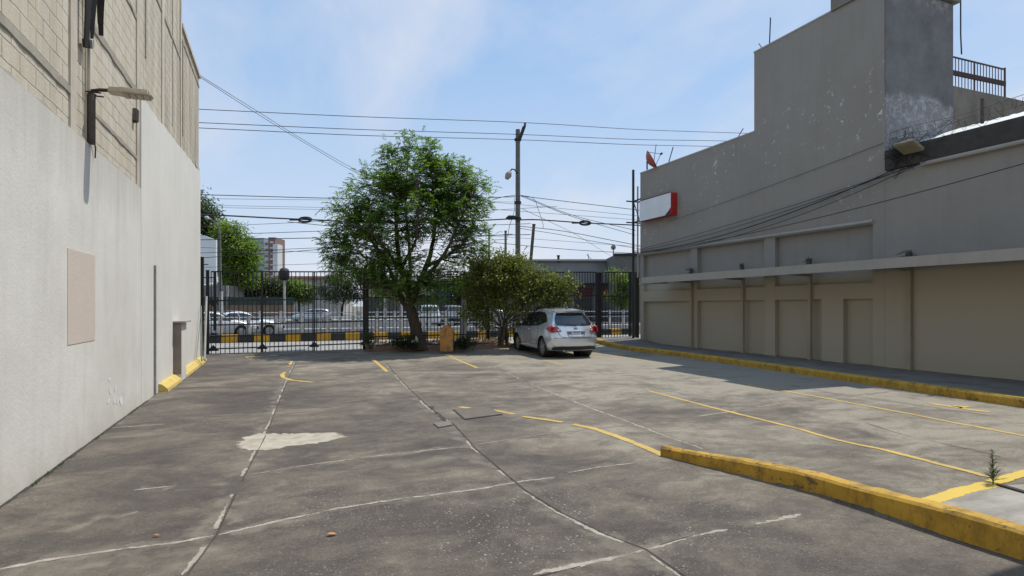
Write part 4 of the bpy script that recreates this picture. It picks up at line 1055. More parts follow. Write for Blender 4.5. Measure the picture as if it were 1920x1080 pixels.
# ------------------------------------------------------------------ trees and plants
def bez(a, b, c, n=8): return [a*(1-t)**2+b*2*t*(1-t)+c*t*t for t in [i/n for i in range(n+1)]]
def leaf(mb, p, d, ln, w, droop, rnd):
    d = d.normalized(); s = d.cross(Vector((rnd.uniform(-.4,.4), rnd.uniform(-.4,.4), 1))).normalized()
    m = p+d*(ln*.45)+Vector((0,0,-droop*.3)); e = p+d*ln+Vector((0,0,-droop))
    k = s.cross(d)*w*.25
    mb.add([p, m+s*w*.5+k, e, m-s*w*.5+k], [(0,1,2,3)])
def spray(mb, p, d, ln, n, lw, ll, rnd):
    """pinnate leaf: pairs of leaflets along a drooping stalk"""
    d = d.normalized(); s = d.cross(Vector((0,0,1)));
    s = s.normalized() if s.length > .1 else Vector((1,0,0))
    for i in range(n):
        t = (i+.7)/n; q = p+d*(ln*t)+Vector((0,0,-ln*.28*t*t))
        for sg in (-1, 1):
            leaf(mb, q, s*sg+d*.85+Vector((0,0,rnd.uniform(-.55,.25))), ll*rnd.uniform(.75,1.15), lw, ll*.2, rnd)
    leaf(mb, p+d*ln+Vector((0,0,-ln*.28)), d+Vector((0,0,-.4)), ll, lw, ll*.2, rnd)
def in_blobs(blobs, rnd, n, shell=.45):
    out = []; wts = [b[1].x*b[1].y*b[1].z for b in blobs]; wts = [w**.8*b[2] for w, b in zip(wts, blobs)]; tot = sum(wts)
    for (c, r, k), w in zip(blobs, wts):
        for _ in range(int(round(n*w/tot))):
            v = Vector((rnd.gauss(0,1), rnd.gauss(0,1), rnd.gauss(0,1))).normalized()
            rr = shell+(1-shell)*rnd.random()**.7
            if v.z < -.2: rr *= .9
            out.append((c+Vector((v.x*r.x, v.y*r.y, v.z*r.z))*rr, v))
    return out
CAMR, CAMD = Vector((CT,-ST,0)), Vector((ST,CT,0))
def blobs_px(lst, d, base):
    """ellipsoids of a crown: centre and size measured on the photo, depth offset and half depth in metres"""
    out = []
    for px, py, rx, ry, dd, rd, k in lst:
        c = P(px, py, d+dd); sc = (d+dd)/F
        out.append((c, Vector((rx*sc, rd, ry*sc)), k))
    return out
def skeleton(mb, limbs, targets, rnd, r0=.022, sub=3, n=4):
    nodes_ = [(p, r) for pts, rs in limbs for p, r in zip(pts, rs)]
    for c, _v in targets:
        best = min(nodes_, key=lambda q: (q[0]-c).length+max(0, q[0].z-c.z+.1)*1.6)
        a = best[0]; mid = (a+c)/2+Vector((rnd.uniform(-.15,.15), rnd.uniform(-.15,.15), rnd.uniform(-.05,.22)))*(c-a).length
        pts = bez(a, mid, c, sub+2); rr = min(r0, best[1]*.6)
        mb.tube(pts, [rr*(1-.8*i/(sub+2)) for i in range(sub+3)], n, False)
def limb(mb, pts, r0, r1, n=8, wob=.05, seed=0):
    q = [Vector(p) for p in pts]; c = []
    for i in range(len(q)-1):
        a, b = q[i], q[i+1]; pa = q[i-1] if i else a; nb = q[i+2] if i+2 < len(q) else b
        for k in range(4):
            t = k/4; m0, m1 = (b-pa)/2, (nb-a)/2
            c.append(a*(2*t**3-3*t*t+1)+m0*(t**3-2*t*t+t)+b*(-2*t**3+3*t*t)+m1*(t**3-t*t))
    c.append(q[-1])
    c = [p+Vector((jn(p,1.3+seed), jn(p,1.7+seed), 0))*wob for p in c]
    m = len(c); rs = [r0+(r1-r0)*(i/(m-1))**.8 for i in range(m)]
    mb.tube(c, rs, n, True); return c, rs
# --- the ash-like tree in the planter
def big_tree():
    D = 21.9; rnd = random.Random(11)
    base = P(786, 648, D); base.z = .25
    T = thing('broadleaf_tree', 'full green leafy tree with forked dark trunk between sliding gate and shrub', 'tree', base)
    q = lambda x, y, dd=0: P(x, y, D+dd)
    tr = MB(); limbs = []
    f = limb(tr, [base+Vector((0,0,-.1)), q(781,620), q(774,592), q(768,572)], .25, .18, 12, .02); 
    fl = MB().lathe([(.36,-.1),(.29,.12),(.24,.4)], base, 'z', 12); tr.add(fl.v, fl.f)
    limbs.append(limb(tr, [q(772,590), q(757,566), q(745,535,.2), q(728,500,.4), q(700,455,.6), q(672,420,.5)], .13, .03, 8, .04, 1))
    limbs.append(limb(tr, [q(768,575), q(764,545,-.2), q(752,500,-.5), q(745,450,-.7), q(742,390,-.6), q(738,330,-.4)], .15, .03, 8, .05, 2))
    limbs.append(limb(tr, [q(769,575), q(783,540), q(800,500,.3), q(812,450,.5), q(816,390,.5), q(808,320,.3)], .16, .03, 8, .05, 3))
    limbs.append(limb(tr, [q(785,535), q(812,505,-.4), q(840,465,-.7), q(862,415,-.8), q(885,370,-.7)], .10, .025, 7, .05, 4))
    limbs.append(limb(tr, [q(800,500,.3), q(838,480,.8), q(868,455,1.2), q(890,420,1.2)], .08, .02, 7, .05, 5))
    limbs.append(limb(tr, [q(745,535,.2), q(715,520,.2), q(680,515,-.2), q(645,500,-.3)], .07, .02, 6, .06, 6))
    limbs.append(limb(tr, [q(755,510,-.5), q(725,470,-1.2), q(690,430,-1.6), q(650,420,-1.5)], .08, .02, 6, .06, 7))
    limbs.append(limb(tr, [q(752,500,-.5), q(775,460,-1.2), q(785,400,-1.6), q(780,345,-1.4)], .08, .02, 6, .06, 8))
    limbs.append(limb(tr, [q(764,548), q(770,500,1), q(765,440,1.8), q(760,380,1.8), q(765,310,.8)], .10, .02, 6, .06, 9))
    limbs.append(limb(tr, [q(760,545), q(730,540,-.8), q(700,540,-1.3), q(660,545,-1.4)], .06, .02, 6, .06, 10))
    bl = blobs_px([(715,365,62,48,0,1.2,1), (775,335,60,48,0,1.3,1.1), (835,352,58,52,0,1.2,1), (668,415,55,48,.1,1.2,1), (735,420,65,45,-.9,.9,.9), (800,400,60,45,-.8,.9,.9), (860,400,50,50,0,1.2,1),
                   (635,470,30,38,.1,1.0,1.1), (690,470,55,30,-.3,1.1,.9), (880,450,36,42,.2,1.0,.9), (895,355,25,32,.2,.7,1), (636,505,22,18,.2,.6,.9), (740,505,62,36,-.8,.8,1.05), (790,470,45,22,-1.0,.5,.6), (755,520,58,26,-1.3,.5,1.0),
                   (690,510,50,24,-.8,.9,.6), (765,276,9,26,.1,.22,3.2), (804,290,17,32,-.2,.35,2.2), (733,296,13,28,.1,.3,2.4), (850,320,22,28,0,.6,1.1), (840,520,40,30,.9,.7,.7), (800,545,40,26,-.2,.7,.8), (870,510,35,30,1.2,.6,.7), (735,545,40,22,.5,.8,.8)], D, base)
    tg = in_blobs(bl, rnd, 1120, .30)
    skeleton(tr, limbs, tg, rnd, .02)
    tr.build('trunk', M_bark, T, True)
    lf = MB()
    for c, v in tg:
        for _ in range(6):
            d = Vector((v.x*.7+rnd.gauss(0,.55), v.y*.7+rnd.gauss(0,.55), v.z*.45+rnd.gauss(.28,.4)))
            p = c+Vector((rnd.gauss(0,.13), rnd.gauss(0,.13), rnd.gauss(0,.11)))
            spray(lf, p, d, rnd.uniform(.24,.40), rnd.choice((4,5,6)), .045, .118, rnd)
    lf.build('crown', M_leaf, T)
big_tree()
def shrub_tree():
    D = 22.6; rnd = random.Random(5); base = P(943, 634, D); base.z = .27
    T = thing('leathery_shrub', 'broad olive brown shrub with many dark stems beside the silver car', 'shrub', base)
    q = lambda x, y, dd=0: P(x, y, D+dd); tr = MB(); limbs = []
    for k, pts in enumerate([[base, q(944,605), q(948,580), q(950,545), q(955,505)], [base, q(938,600,-.2), q(920,575,-.4), q(900,545,-.4), q(888,510,-.3)], [base, q(950,602,-.1), q(972,578,-.3), q(1000,556,-.5), q(1035,538,-.5)],
                             [base, q(936,608,.2), q(905,592,.3), q(880,580,.3)], [base, q(948,600,.3), q(968,570,.5), q(985,535,.6), q(995,505,.5)], [base, q(942,600,.3), q(932,560,.6), q(925,520,.6)], [base, q(950,608,-.3), q(975,590,-.6), q(1010,575,-.8), q(1060,550,-.6)]]):
        off = Vector((.16*cos(k*2.1), .13*sin(k*2.1), 0)); pts = [pts[0]+off-Vector((0,0,.05)), (pts[0]+pts[1])/2+off*.8]+pts[1:]
        limbs.append(limb(tr, pts, .065 if k < 3 else .05, .018, 7, .05, k))
    bl = blobs_px([(950,525,58,45,0,1.0,1.1), (905,530,40,42,0,.9,1), (995,535,45,42,0,.9,1), (930,500,40,28,0,.7,1), (965,495,35,22,0,.6,1.1), (1035,540,38,26,-.3,.7,1.1), (1065,530,20,18,-.3,.5,1), (1015,560,45,22,-.4,.7,.8), (885,570,30,35,.1,.7,.8), (930,570,40,30,.2,.7,.8), (975,575,35,22,-.3,.6,.6), (1050,560,25,15,-.4,.4,.7),(890,490,14,14,0,.4,.8), (900,602,28,20,.1,.5,.8), (978,602,34,16,-.2,.5,.7), (1040,578,26,12,-.3,.4,.7)], D, base)
    tg = in_blobs(bl, rnd, 700, .30); skeleton(tr, limbs, tg, rnd, .014); tr.build('stem', M_bark2, T, True)
    lf = MB()
    for c, v in tg:
        for _ in range(22):
            d = Vector((v.x*.6+rnd.gauss(0,.7), v.y*.6+rnd.gauss(0,.7), v.z*.4+rnd.gauss(.15,.6)))
            leaf(lf, c+Vector((rnd.gauss(0,.14), rnd.gauss(0,.14), rnd.gauss(0,.12))), d, rnd.uniform(.10,.18), rnd.uniform(.05,.075), .03, rnd)
    lf.build('crown', M_shrub, T)
shrub_tree()
def far_tree(name, label, base, bl, n, m, size, seed, trunk_r=.25, per=14, grp=None):
    rnd = random.Random(seed); T = thing(name, label, 'tree', base, 0, grp); tr = MB()
    top = max(b[0].z for b in bl); c0 = sum((b[0] for b in bl), Vector())/len(bl)
    lims = [limb(tr, [Vector(base), Vector((base[0]+(c0.x-base[0])*.3, base[1], base[2]+(c0.z-base[2])*.5)), c0], trunk_r, trunk_r*.5, 7, .1, seed)]
    for b in bl: lims.append(limb(tr, [lims[0][0][len(lims[0][0])//2], (lims[0][0][-1]+b[0])/2-Vector((0,0,.2)), b[0]], trunk_r*.4, .04, 5, .1, seed))
    tg = in_blobs(bl, rnd, n, .45)
    skeleton(tr, lims, tg[::3], rnd, .04, 2, 3); tr.build('trunk', M_bark, T, True)
    lf = MB()
    for c, v in tg:
        for _ in range(per):
            d = Vector((v.x*.6+rnd.gauss(0,.6), v.y*.6+rnd.gauss(0,.6), rnd.gauss(.0,.4)))
            leaf(lf, c+Vector((rnd.gauss(0,1), rnd.gauss(0,1), rnd.gauss(0,.7)))*size*1.3, d, size*rnd.uniform(.7,1.3), size*.5, size*.3, rnd)
    lf.build('crown', m, T)
def ftpx(name, label, px, d, lst, n, m, size, seed, **k):
    b = P(px, CY, d); b.z = .1
    far_tree(name, label, b, blobs_px(lst, d, b), n, m, size, seed, **k)
ftpx('far_tree', 'tallest dark tree at far left beyond the white wall corner', 372, 88, [(365,400,38,40,0,3.5,1), (385,430,30,45,0,3,1), (395,470,30,40,0,3,1), (350,450,40,60,0,4,.8), (410,455,22,35,0,2.5,1)], 900, M_far1, .50, 21, trunk_r=.45)
ftpx('far_tree', 'bright green tree right of the street light at far left', 440, 80, [(430,440,26,28,0,2,1), (448,470,30,32,0,2.5,1), (435,500,35,28,0,2.5,1), (462,492,20,26,0,1.6,1), (425,470,22,30,0,2,1), (455,520,30,22,0,2,.9)], 900, M_far2, .42, 22, trunk_r=.35)
g_ = 'low trees behind the brown boundary wall'
for k, (px, lst, m, lab) in enumerate([
    (455, [(440,535,30,22,0,1.8,1), (470,540,28,22,0,1.8,1), (425,545,25,18,0,1.5,1), (455,560,30,12,0,1.5,1)], M_far1, 'low dark tree over brown boundary wall, below the bright green tree'),
    (520, [(505,538,24,20,0,1.6,1), (530,545,22,18,0,1.5,1), (518,558,30,12,0,1.5,1)], M_far1, 'low tree over brown boundary wall, around the dark rounded box on a pole'),
    (560, [(552,545,18,18,0,1.3,1), (572,550,16,16,0,1.2,1)], M_far2, 'small yellowish green tree over the brown boundary wall'),
    (640, [(620,540,30,24,0,2,1), (650,520,35,25,0,2,1), (675,545,35,24,0,2,1), (640,556,40,14,0,1.8,1), (690,520,25,25,0,2,1)], M_far1, 'wide dark tree over the boundary wall left of the big leafy tree')]):
    ftpx('far_tree', lab, px, 84+k, lst, 420, m, .36, 30+k, trunk_r=.2, grp=g_)
ftpx('far_tree', 'leafy dark tree across the avenue showing right of the forked trunk', 890, 66, [(880,545,30,30,0,1.8,1), (910,555,30,28,0,1.8,1), (865,560,22,20,0,1.4,1), (850,535,18,18,0,1.2,1)], 420, M_far1, .34, 41, trunk_r=.2)
ftpx('far_tree', 'small sunlit green tree seen through the pedestrian gate', 1165, 60, [(1160,525,12,16,0,.8,1), (1172,545,14,22,0,1,1.1), (1155,555,16,14,0,.9,1), (1180,530,10,22,0,.8,1), (1150,510,12,5,0,.4,.8), (1168,568,16,10,0,.8,1)], 260, M_far2, .24, 42, trunk_r=.12)
# --- planter bed
PT = thing('planter_bed', 'low reddish planter bed with kerb under the tree and shrub', 'planter', (5, 21.3, .1))
edge = [(686,657),(740,656),(800,655.5),(860,654),(915,652),(962,650)]
front = [G(x, y+1.5) for x, y in edge]
q = resample(front, .2); mb = MB()
extrude_path(mb, [(p.x, p.y, gz(p.x, p.y)) for p in q], [[(.09+.02*jn(p,2), -.05), (.09+.025*jn(p,2.5), .13), (.06, .17+.02*jn(p,3)), (-.06, .17+.025*jn(p,2)), (-.09, .05), (-.09, -.05)] for p in q])
mb.build('planter_kerb', M_planter, PT)
mb = MB(); n_ = len(q)
for p in q:
    for k in range(7):
        t = k/6; v_ = p.y+.05+(22.95-p.y-.05)*t; mb.v.append(Vector((p.x, v_, gz(p.x, v_)+.12+.10*sin(pi*min(1,t*1.2))*.8+.05*jn((p.x,v_,0), 1.8))))
mb.f = [(i*7+k, i*7+k+1, (i+1)*7+k+1, (i+1)*7+k) for i in range(n_-1) for k in range(6)]
mb.build('soil', M_soil, PT, True)
def bed_z(u, v): return gz(u, v)+.16
def bush(label, px, py, d, rx, rz, n, seed, m=M_bush, size=.09):
    rnd = random.Random(seed); b = P(px, py, d); b.z = bed_z(b.x, b.y); T = thing('low_bush', label, 'bush', b)
    st = MB(); lf = MB()
    for _ in range(n):
        a = rnd.uniform(0, 2*pi); r = rx*sqrt(rnd.random()); h = rz*(1-(r/rx)**2*.6)*rnd.uniform(.35,1.05)
        e = b+Vector((r*cos(a), r*sin(a)*.7, h)); st.tube([b+Vector((r*.25*cos(a), r*.2*sin(a), -.05)), (b+e)/2+Vector((0,0,h*.1)), e], [.009,.007,.004], 4, False)
        for _ in range(14): leaf(lf, e+Vector((rnd.gauss(0,.07),rnd.gauss(0,.07),rnd.gauss(0,.06))), Vector((rnd.gauss(0,1),rnd.gauss(0,1),rnd.gauss(.3,.6))), size*rnd.uniform(.7,1.4), size*.45, .02, rnd)
    st.build('stem', M_bark2, T); lf.build('foliage', m, T)
bush('dark green bush crouching left of the forked tree trunk', 762, 645, 21.4, .52, .46, 90, 51)
bush('dark green bush just right of the orange post', 869, 645, 21.6, .45, .42, 80, 52)
bush('straggly upright plant at the left end of the planter by the gate', 695, 648, 21.2, .22, .75, 26, 53, M_far1, .08)
lf = MB(); rnd = random.Random(9)
for _ in range(2600):
    p = q[int(rnd.random()**.7*(n_-1))]; v_ = p.y+.1+rnd.random()*1.5; z = gz(p.x, v_)+.19+rnd.random()*.06
    leaf(lf, Vector((p.x+rnd.uniform(-.2,.2), v_, z)), Vector((rnd.gauss(0,1),rnd.gauss(0,1),rnd.gauss(.2,.4))), rnd.uniform(.06,.12), .04, .0, rnd)
struct(lf.build('leaf_litter', M_dry), 'stuff')
# pale strappy leaves at the tree's foot
T = thing('pale_plant', 'small plant with pale curled leaves at the foot of the tree trunk', 'plant', P(779, 645, 21.2)); lf = MB()
rnd = random.Random(2)
for k in range(9):
    a = rnd.uniform(.1,3.0); c = P(779, 641, 21.2); e = Vector((cos(a)*rnd.uniform(.08,.2), rnd.uniform(-.15,.05), sin(a)*rnd.uniform(.05,.2)))
    s = Vector((-sin(a),0,cos(a)))*.03; lf.add([c+e*.35-s*.4, c+e*.35+s*.4, c+e+s+Vector((0,0,.01)), c+e-s-Vector((0,.02,0))], [(0,1,2,3)])
lf.build('foliage', leafmat('pale_leaf', (.30,.33,.28), (.4,.42,.38), (.5,.52,.47), .2), T)
MB().tube([P(779,647,21.25), P(779,640,21.22)], .015, 5).build('stem', M_bark2, T)
# orange post
c = P(837, 648, 21.15); c.z = gz(c.x, c.y)+.08
prof = [(-.235,0),(.235,0),(.24,.70),(.20,.85),(.10,.93),(0,.955),(-.10,.93),(-.20,.85),(-.24,.70)]
mb = MB(); mb.prism([c+CAMR*a+Vector((0,0,z)) for a, z in prof], (0,0,0), CAMD*.26)
tag(mb.build('round_top_post', M_orange, loc=c, bevel=.02), 'short flaking orange post with rounded top in the planter', 'post')
# weed by the yellow strip
b = G(1862, 908); T = thing('weed', 'single tall spiky weed growing from the crack by the yellow strips', 'weed', b); lf = MB(); st = MB(); rnd = random.Random(4)
st.tube([b, b+Vector((.0,0,.17)), b+Vector((-.02,.0,.31))], [.006,.004,.002], 5); st.build('stem', M_weed, T)
for i in range(110):
    t = rnd.random()**1.3; p = b+Vector((-.015*t, 0, .02+.29*t)); a = rnd.uniform(0, 2*pi); r = .13*(1-t*.75)
    leaf(lf, p, Vector((cos(a), sin(a), rnd.uniform(.3,1.6))), r*rnd.uniform(.6,1.1), .007, .01, rnd)
lf.build('blade', M_weed, T)
# moss and weeds along the white wall foot
lf = MB(); rnd = random.Random(14)
for _ in range(900):
    v_ = 2.5+10.5*rnd.random()
    if jn((v_, 1, 0), 1.1) < .02: continue
    u_ = UL+.02+abs(rnd.gauss(0,.02)); leaf(lf, Vector((u_, v_, gz(u_,v_))), Vector((rnd.gauss(.4,.5), rnd.gauss(0,.6), rnd.uniform(.3,1.3))), rnd.uniform(.015,.045), .009, .0, rnd)
struct(lf.build('wall_foot_weeds', M_weed), 'stuff')
# fallen leaves
for (x, y, s, lab) in ((612,1006,.075,'orange fallen leaf lying alone in the near driveway'), (286,1008,.05,'small brown fallen leaf on the left driveway slab'), (1166,700,.05,'tiny dark fallen leaf far out in the middle bays')):
    p = G(x, y, .012); rnd = random.Random(x); mb = MB(); n_ = 5
    vs = []
    for i in range(n_+1):
        t = i/n_; w = s*.28*sin(pi*min(.97, max(.05, t))); vs += [p+Vector((s*t, -w, .004*sin(t*5)+.006)), p+Vector((s*t, 0, .004)), p+Vector((s*t, w, .005*sin(t*4)+.005))]
    mb.add(vs, [(3*i+k, 3*i+k+1, 3*i+4+k, 3*i+3+k) for i in range(n_) for k in (0, 1)])
    tag(mb.build('fallen_leaf', mat('fallen_leaf_'+str(x), (.55,.24,.08) if s > .06 else (.28,.17,.09), .7, (.4,.15,.05), 20, 0), loc=p), lab, 'leaf', None)
# manhole cover and drain block
T = thing('manhole_cover', 'square concrete inspection cover in the driveway with a yellow line across its corner', 'manhole cover', G(895, 775))
mb = MB(); vs = [G(851,769), G(915,764), G(941,778), G(872,787)]; mb.prism([v+Vector((0,0,.008)) for v in vs], (0,0,0), (0,0,.010)); mb.build('lid', mat('cover_concrete', (.155,.135,.11), .9, (.11,.097,.08), 6, .5), T)
mb = MB()
for a, b in zip(vs, vs[1:]+vs[:1]): mb.bar(a+Vector((0,0,.006)), b+Vector((0,0,.006)), .03, .012)
mb.build('frame', M_rust, T)
vs = [G(812,795), G(842,791), G(849,798), G(822,803)]; tag(MB().prism([v+Vector((0,0,.002)) for v in vs], (0,0,0), (0,0,.016)).build('drain_block', mat('drain_concrete', (.20,.18,.15), .9, (.15,.135,.115), 8, .4), loc=vs[0]), 'small pale rectangular block beside the dark drain crack', 'drain')
# broken brick edge by the weed
a, b = G(1872,911), G(1990,945); mb = MB(); mb.bar(a+Vector((0,0,.005)), b+Vector((0,0,.005)), .05, .03); tag(mb.build('edging_strip', mat('dark_brick_edge', (.07,.05,.045), .9, (.04,.03,.028), 8, .6), loc=a), 'dark broken edging strip running right from the weed', 'edging')
# ------------------------------------------------------------------ across the avenue
KB = thing('striped_kerb', 'black and yellow striped kerb along the near side of the avenue', 'kerb', (0, 31, 0))
M_ky = mat('kerb_yellow', (.60,.33,.02), .8, (.42,.22,.02), 4, .2); M_kk = mat('kerb_black', (.022,.022,.023), .8, (.04,.04,.04), 4, .2)
u = -16.0; k = 0
while u < 20:
    MB().box(u, u+.71, 30.9, 31.5, -.05, .37).build('yellow_block' if k % 2 else 'black_block', M_ky if k % 2 else M_kk, KB, bevel=.015); u += .712; k += 1
def guardrail(label, v, zb, zt, zs, pitch, off, u0, u1):
    T = thing('guardrail', label, 'guardrail', (0, v, zb)); u = u0+off
    while u < u1:
        MB().box(u-.085, u+.085, v-.08, v+.08, zb, zt-.02).box(u-.07, u+.07, v-.065, v+.065, zt-.02, zt).build('post', M_pale_post, T); u += pitch
    for z in zs: MB().tube([(u0, v-.03, z), (u1, v-.03, z)], .032, 6).build('rail', M_galv, T)
guardrail('nearer guardrail of pale posts and two pipes standing on the striped kerb', 31.25, .37, 1.27, (1.20, .86), 1.235, .35, -14, 16)
guardrail('farther guardrail of pale posts and two pipes on the median', 39.8, .30, 1.44, (1.34, .95), 1.20, .2, -24, 26)
# brown boundary wall with dark top band
T = thing('boundary_wall', 'long brown wall across the avenue below the low far trees', 'wall', (-25, 82, 0))
M_bw = mat('brown_wall_paint', (.20,.135,.09), .9, (.12,.08,.055), .8, .3); M_net = mat('dark_green_netting', (.02,.035,.032), .9, (.035,.06,.055), .9, .2)
MB().box(-60, 2, 82, 82.3, 0, 1.9).build('wall', M_bw, T); MB().box(-60, 2, 81.95, 82.0, 1.9, 2.9).build('netting', M_net, T)
for i in range(15): MB().box(-58+4*i, -57.8+4*i, 81.9, 82.0, 0, 3.0).build('wall_post', M_pole, T)
# pale billboard wall
p = P(390, CY, 70); T = thing('hoarding', 'pale blank hoarding beside the white wall corner at far left', 'hoarding', (p.x, p.y, 0))
a, b = P(350, 430, 68), P(405, 450, 70); c, d = P(405, 527, 70), P(350, 540, 68)
mb = MB(); mb.prism([a, b, c, d], (0,0,0), CAMD*.3); mb.build('panel', plaster('hoarding_white', (.66,.70,.72), (.5,.54,.56), .5, .3), T)
for px in (355, 402): x = P(px, 530, 69.5); MB().bar((x.x, x.y, 0), (x.x, x.y, x.z+.2), .25).build('leg', M_steel, T)
# low service buildings at left behind the trees
def block(name, label, px0, px1, pyt, d, depth, m, extra=None, cat='building', zb=0.0):
    a, b = P(px0, pyt, d), P(px1, pyt, d); T = thing(name, label, cat, ((a.x+b.x)/2, (a.y+b.y)/2, 0))
    mb = MB(); mb.prism([Vector((a.x,a.y,zb)), Vector((b.x,b.y,zb)), b, a], (0,0,0), CAMD*depth); mb.build('wall', m, T)
    if extra: extra(T, a, b)
    return T
M_glassblue = mat('blue_grey_facade', (.30,.36,.42), .4, (.24,.29,.34), .2, 0); M_brickred = mat('brown_red_facade', (.22,.14,.125), .8, (.17,.115,.105), .2, 0); M_wht = mat('white_facade', (.62,.64,.65), .7, (.5,.52,.53), .2, 0)
M_win = glass('far_window_glass', (.05,.06,.07), .2)
def facade(T, a, b, rows, cols, m, w=.55, h=.5, z0=3, name='window', dz=None):
    dx = (b-a); H = a.z
    for r in range(rows):
        z = z0+(H-z0-1)*(r+.5)/rows; hh = (H-z0)/rows*h/2
        for c in range(cols):
            t = (c+.5)/cols; p = Vector((a.x+dx.x*t, a.y+dx.y*t, z)); hw = dx.length/cols*w/2
            MB().obox(p-CAMD*.06, CAMR*hw, CAMD*.08, Vector((0,0,hh))).build(name, m, T)
def tower_glass(T, a, b): facade(T, a, b, 9, 2, M_win, .8, .22, 10)
block('office_tower', 'blue grey office tower far away right of the bright green tree', 452, 495, 446, 290, 25, M_glassblue, tower_glass)
def tower_red(T, a, b):
    facade(T, a, b, 8, 1, M_wht, .5, .25, 12, 'balcony')
    dx = b-a; mb = MB(); p = b+CAMR*1.2; mb.obox(Vector((p.x, p.y, p.z/2-1.5)), CAMR*1.1, CAMD*3, Vector((0,0,p.z/2-2))); mb.build('white_fin', M_wht, T)
block('apartment_tower', 'slim reddish brown and white apartment tower far away beside office tower', 503, 516, 445, 280, 12, M_brickred, tower_red)
block('link_block', 'white strip of building squeezed between the two far towers', 496, 503, 448, 286, 10, M_wht, lambda T, a, b: facade(T, a, b, 8, 1, M_win, .8, .4, 10))
def lowroof(T, a, b):
    dx = (b-a); mb = MB(); mb.obox((a+b)/2+Vector((0,0,.2)), dx*.52, CAMD*1.0, Vector((0,0,.22))); mb.build('roof_edge', mat('terracotta_edge_'+str(int(a.x*10)), (.36,.16,.11), .8, (.28,.12,.09), 1, 0), T)
    facade(T, a, b, 1, 5, M_win, .5, .4, 3)
block('low_house', 'low pale house with reddish roof edge above the gate top rail', 520, 640, 522, 120, 8, mat('pale_house', (.42,.42,.40), .8, (.33,.33,.31), .3, .1), lowroof)
block('low_house', 'grey low house at far left under the pale hoarding', 372, 425, 535, 76, 5, mat('grey_house', (.26,.26,.26), .8, (.18,.18,.18), .5, .1), lambda T, a, b: facade(T, a, b, 1, 3, M_win, .5, .45, 1))
# shop row across the avenue
def shop(name, label, px0, px1, pyt, d, cols, wallc, band=None):
    def ex(T, a, b):
        n = len(cols); dx = b-a
        for i, c in enumerate(cols):
            p = a+dx*((i+.5)/n); hw = dx.length/n*.43
            MB().obox(Vector((p.x,p.y,1.45))-CAMD*.06, CAMR*hw, CAMD*.09, Vector((0,0,1.35))).build('shutter', mat('shutter_%d_%d' % (int(px0), i), c, .7, tuple(x*.7 for x in c), .8, .1), T)
            if band: 
                c2 = band[i % len(band)]
                MB().obox(Vector((p.x,p.y,3.5))-CAMD*.1, CAMR*hw, CAMD*.12, Vector((0,0,.55))).build('sign_band', mat('sign_%d_%d' % (int(px0), i), c2, .6, tuple(x*.8 for x in c2), .8, 0), T)
        MB().obox((a+b)/2+Vector((0,0,.05)), dx*.505, CAMD*.4, Vector((0,0,.12))).build('roof_edge', M_trim, T)
        MB().obox(Vector(((a.x+b.x)/2,(a.y+b.y)/2,4.55))-CAMD*.8, dx*.5, CAMD*.8, Vector((0,0,.08))).build('awning', M_dark, T)
    return block(name, label, px0, px1, pyt, d, 9, mat('shopwall_'+str(int(px0)), wallc, .9, tuple(x*.75 for x in wallc), .4, .2), ex)
shop('shop_row', 'low shop building across the avenue with orange, blue and green fronts', 690, 880, 528, 78, [(.05,.05,.05),(.10,.09,.08),(.06,.05,.05),(.04,.05,.07),(.05,.06,.06),(.08,.07,.06)], (.17,.155,.14), [(.30,.28,.25),(.25,.12,.07),(.55,.36,.20),(.40,.42,.42),(.02,.15,.35),(.10,.30,.22)])
shop('shop_row', 'long grey flat roofed shop building behind the silver car', 880, 1190, 489, 74, [(.07,.06,.055),(.11,.10,.095),(.08,.06,.06),(.30,.26,.24),(.16,.13,.13),(.06,.06,.06),(.14,.12,.12),(.09,.08,.08)], (.25,.265,.265), [(.13,.12,.12),(.15,.12,.12),(.10,.09,.09),(.28,.22,.20),(.14,.13,.13),(.12,.02,.02),(.35,.05,.05),(.3,.04,.04)])
block('roof_block', 'grey stair block on the flat roof next to the corner pole', 1152, 1230, 478, 68, 6, M_pole, lambda T, a, b: MB().obox((a+b)/2+Vector((0,0,.06)), (b-a)*.51, CAMD*.3, Vector((0,0,.1))).build('roof_edge', M_dark, T))
c = P(1150, 464, 70); T = thing('small_dish', 'small round grey dish on a thin mast above far flat roof', 'satellite dish', (c.x, c.y, 6.8))
mb = MB(); n_ = 18
for th in (0, .05):
    for r, h in ((.0, .1), (.16,.07), (.3, 0)):
        for k in range(n_):
            a = 2*pi*k/n_; mb.v.append(c+CAMR*(r*cos(a))+Vector((0,0,r*sin(a)))-CAMD*(-h+th))
for b0 in (0, 3*n_):
    for i in range(2):
        for k in range(n_): mb.f.append((b0+i*n_+k, b0+i*n_+(k+1)%n_, b0+(i+1)*n_+(k+1)%n_, b0+(i+1)*n_+k))
mb.build('reflector', M_steel, T); MB().tube([Vector((c.x,c.y,6.0)), c], .06, 6).build('mast', M_dark, T)
b = P(1047, 489, 74); T = thing('roof_vent', 'stubby dark vent pipe on the far flat roof', 'vent', b); MB().tube([b-Vector((0,0,.2)), b+Vector((0,0,.55))], .16, 8).build('pipe', M_dark, T); MB().tube([b+Vector((0,0,.55)), b+Vector((0,0,.7))], .22, 8).build('cowl', M_dark, T)
b = P(1104, 489, 74); T = thing('roof_aerial', 'small bent aerial on the far flat roof left of grey stair block', 'aerial', b); MB().tube([b-Vector((0,0,.2)), b+Vector((-.1,0,.9))], .04, 5).bar(b+Vector((-.3,0,.75)), b+Vector((.35,0,.25)), .05).build('rod', M_dark, T)
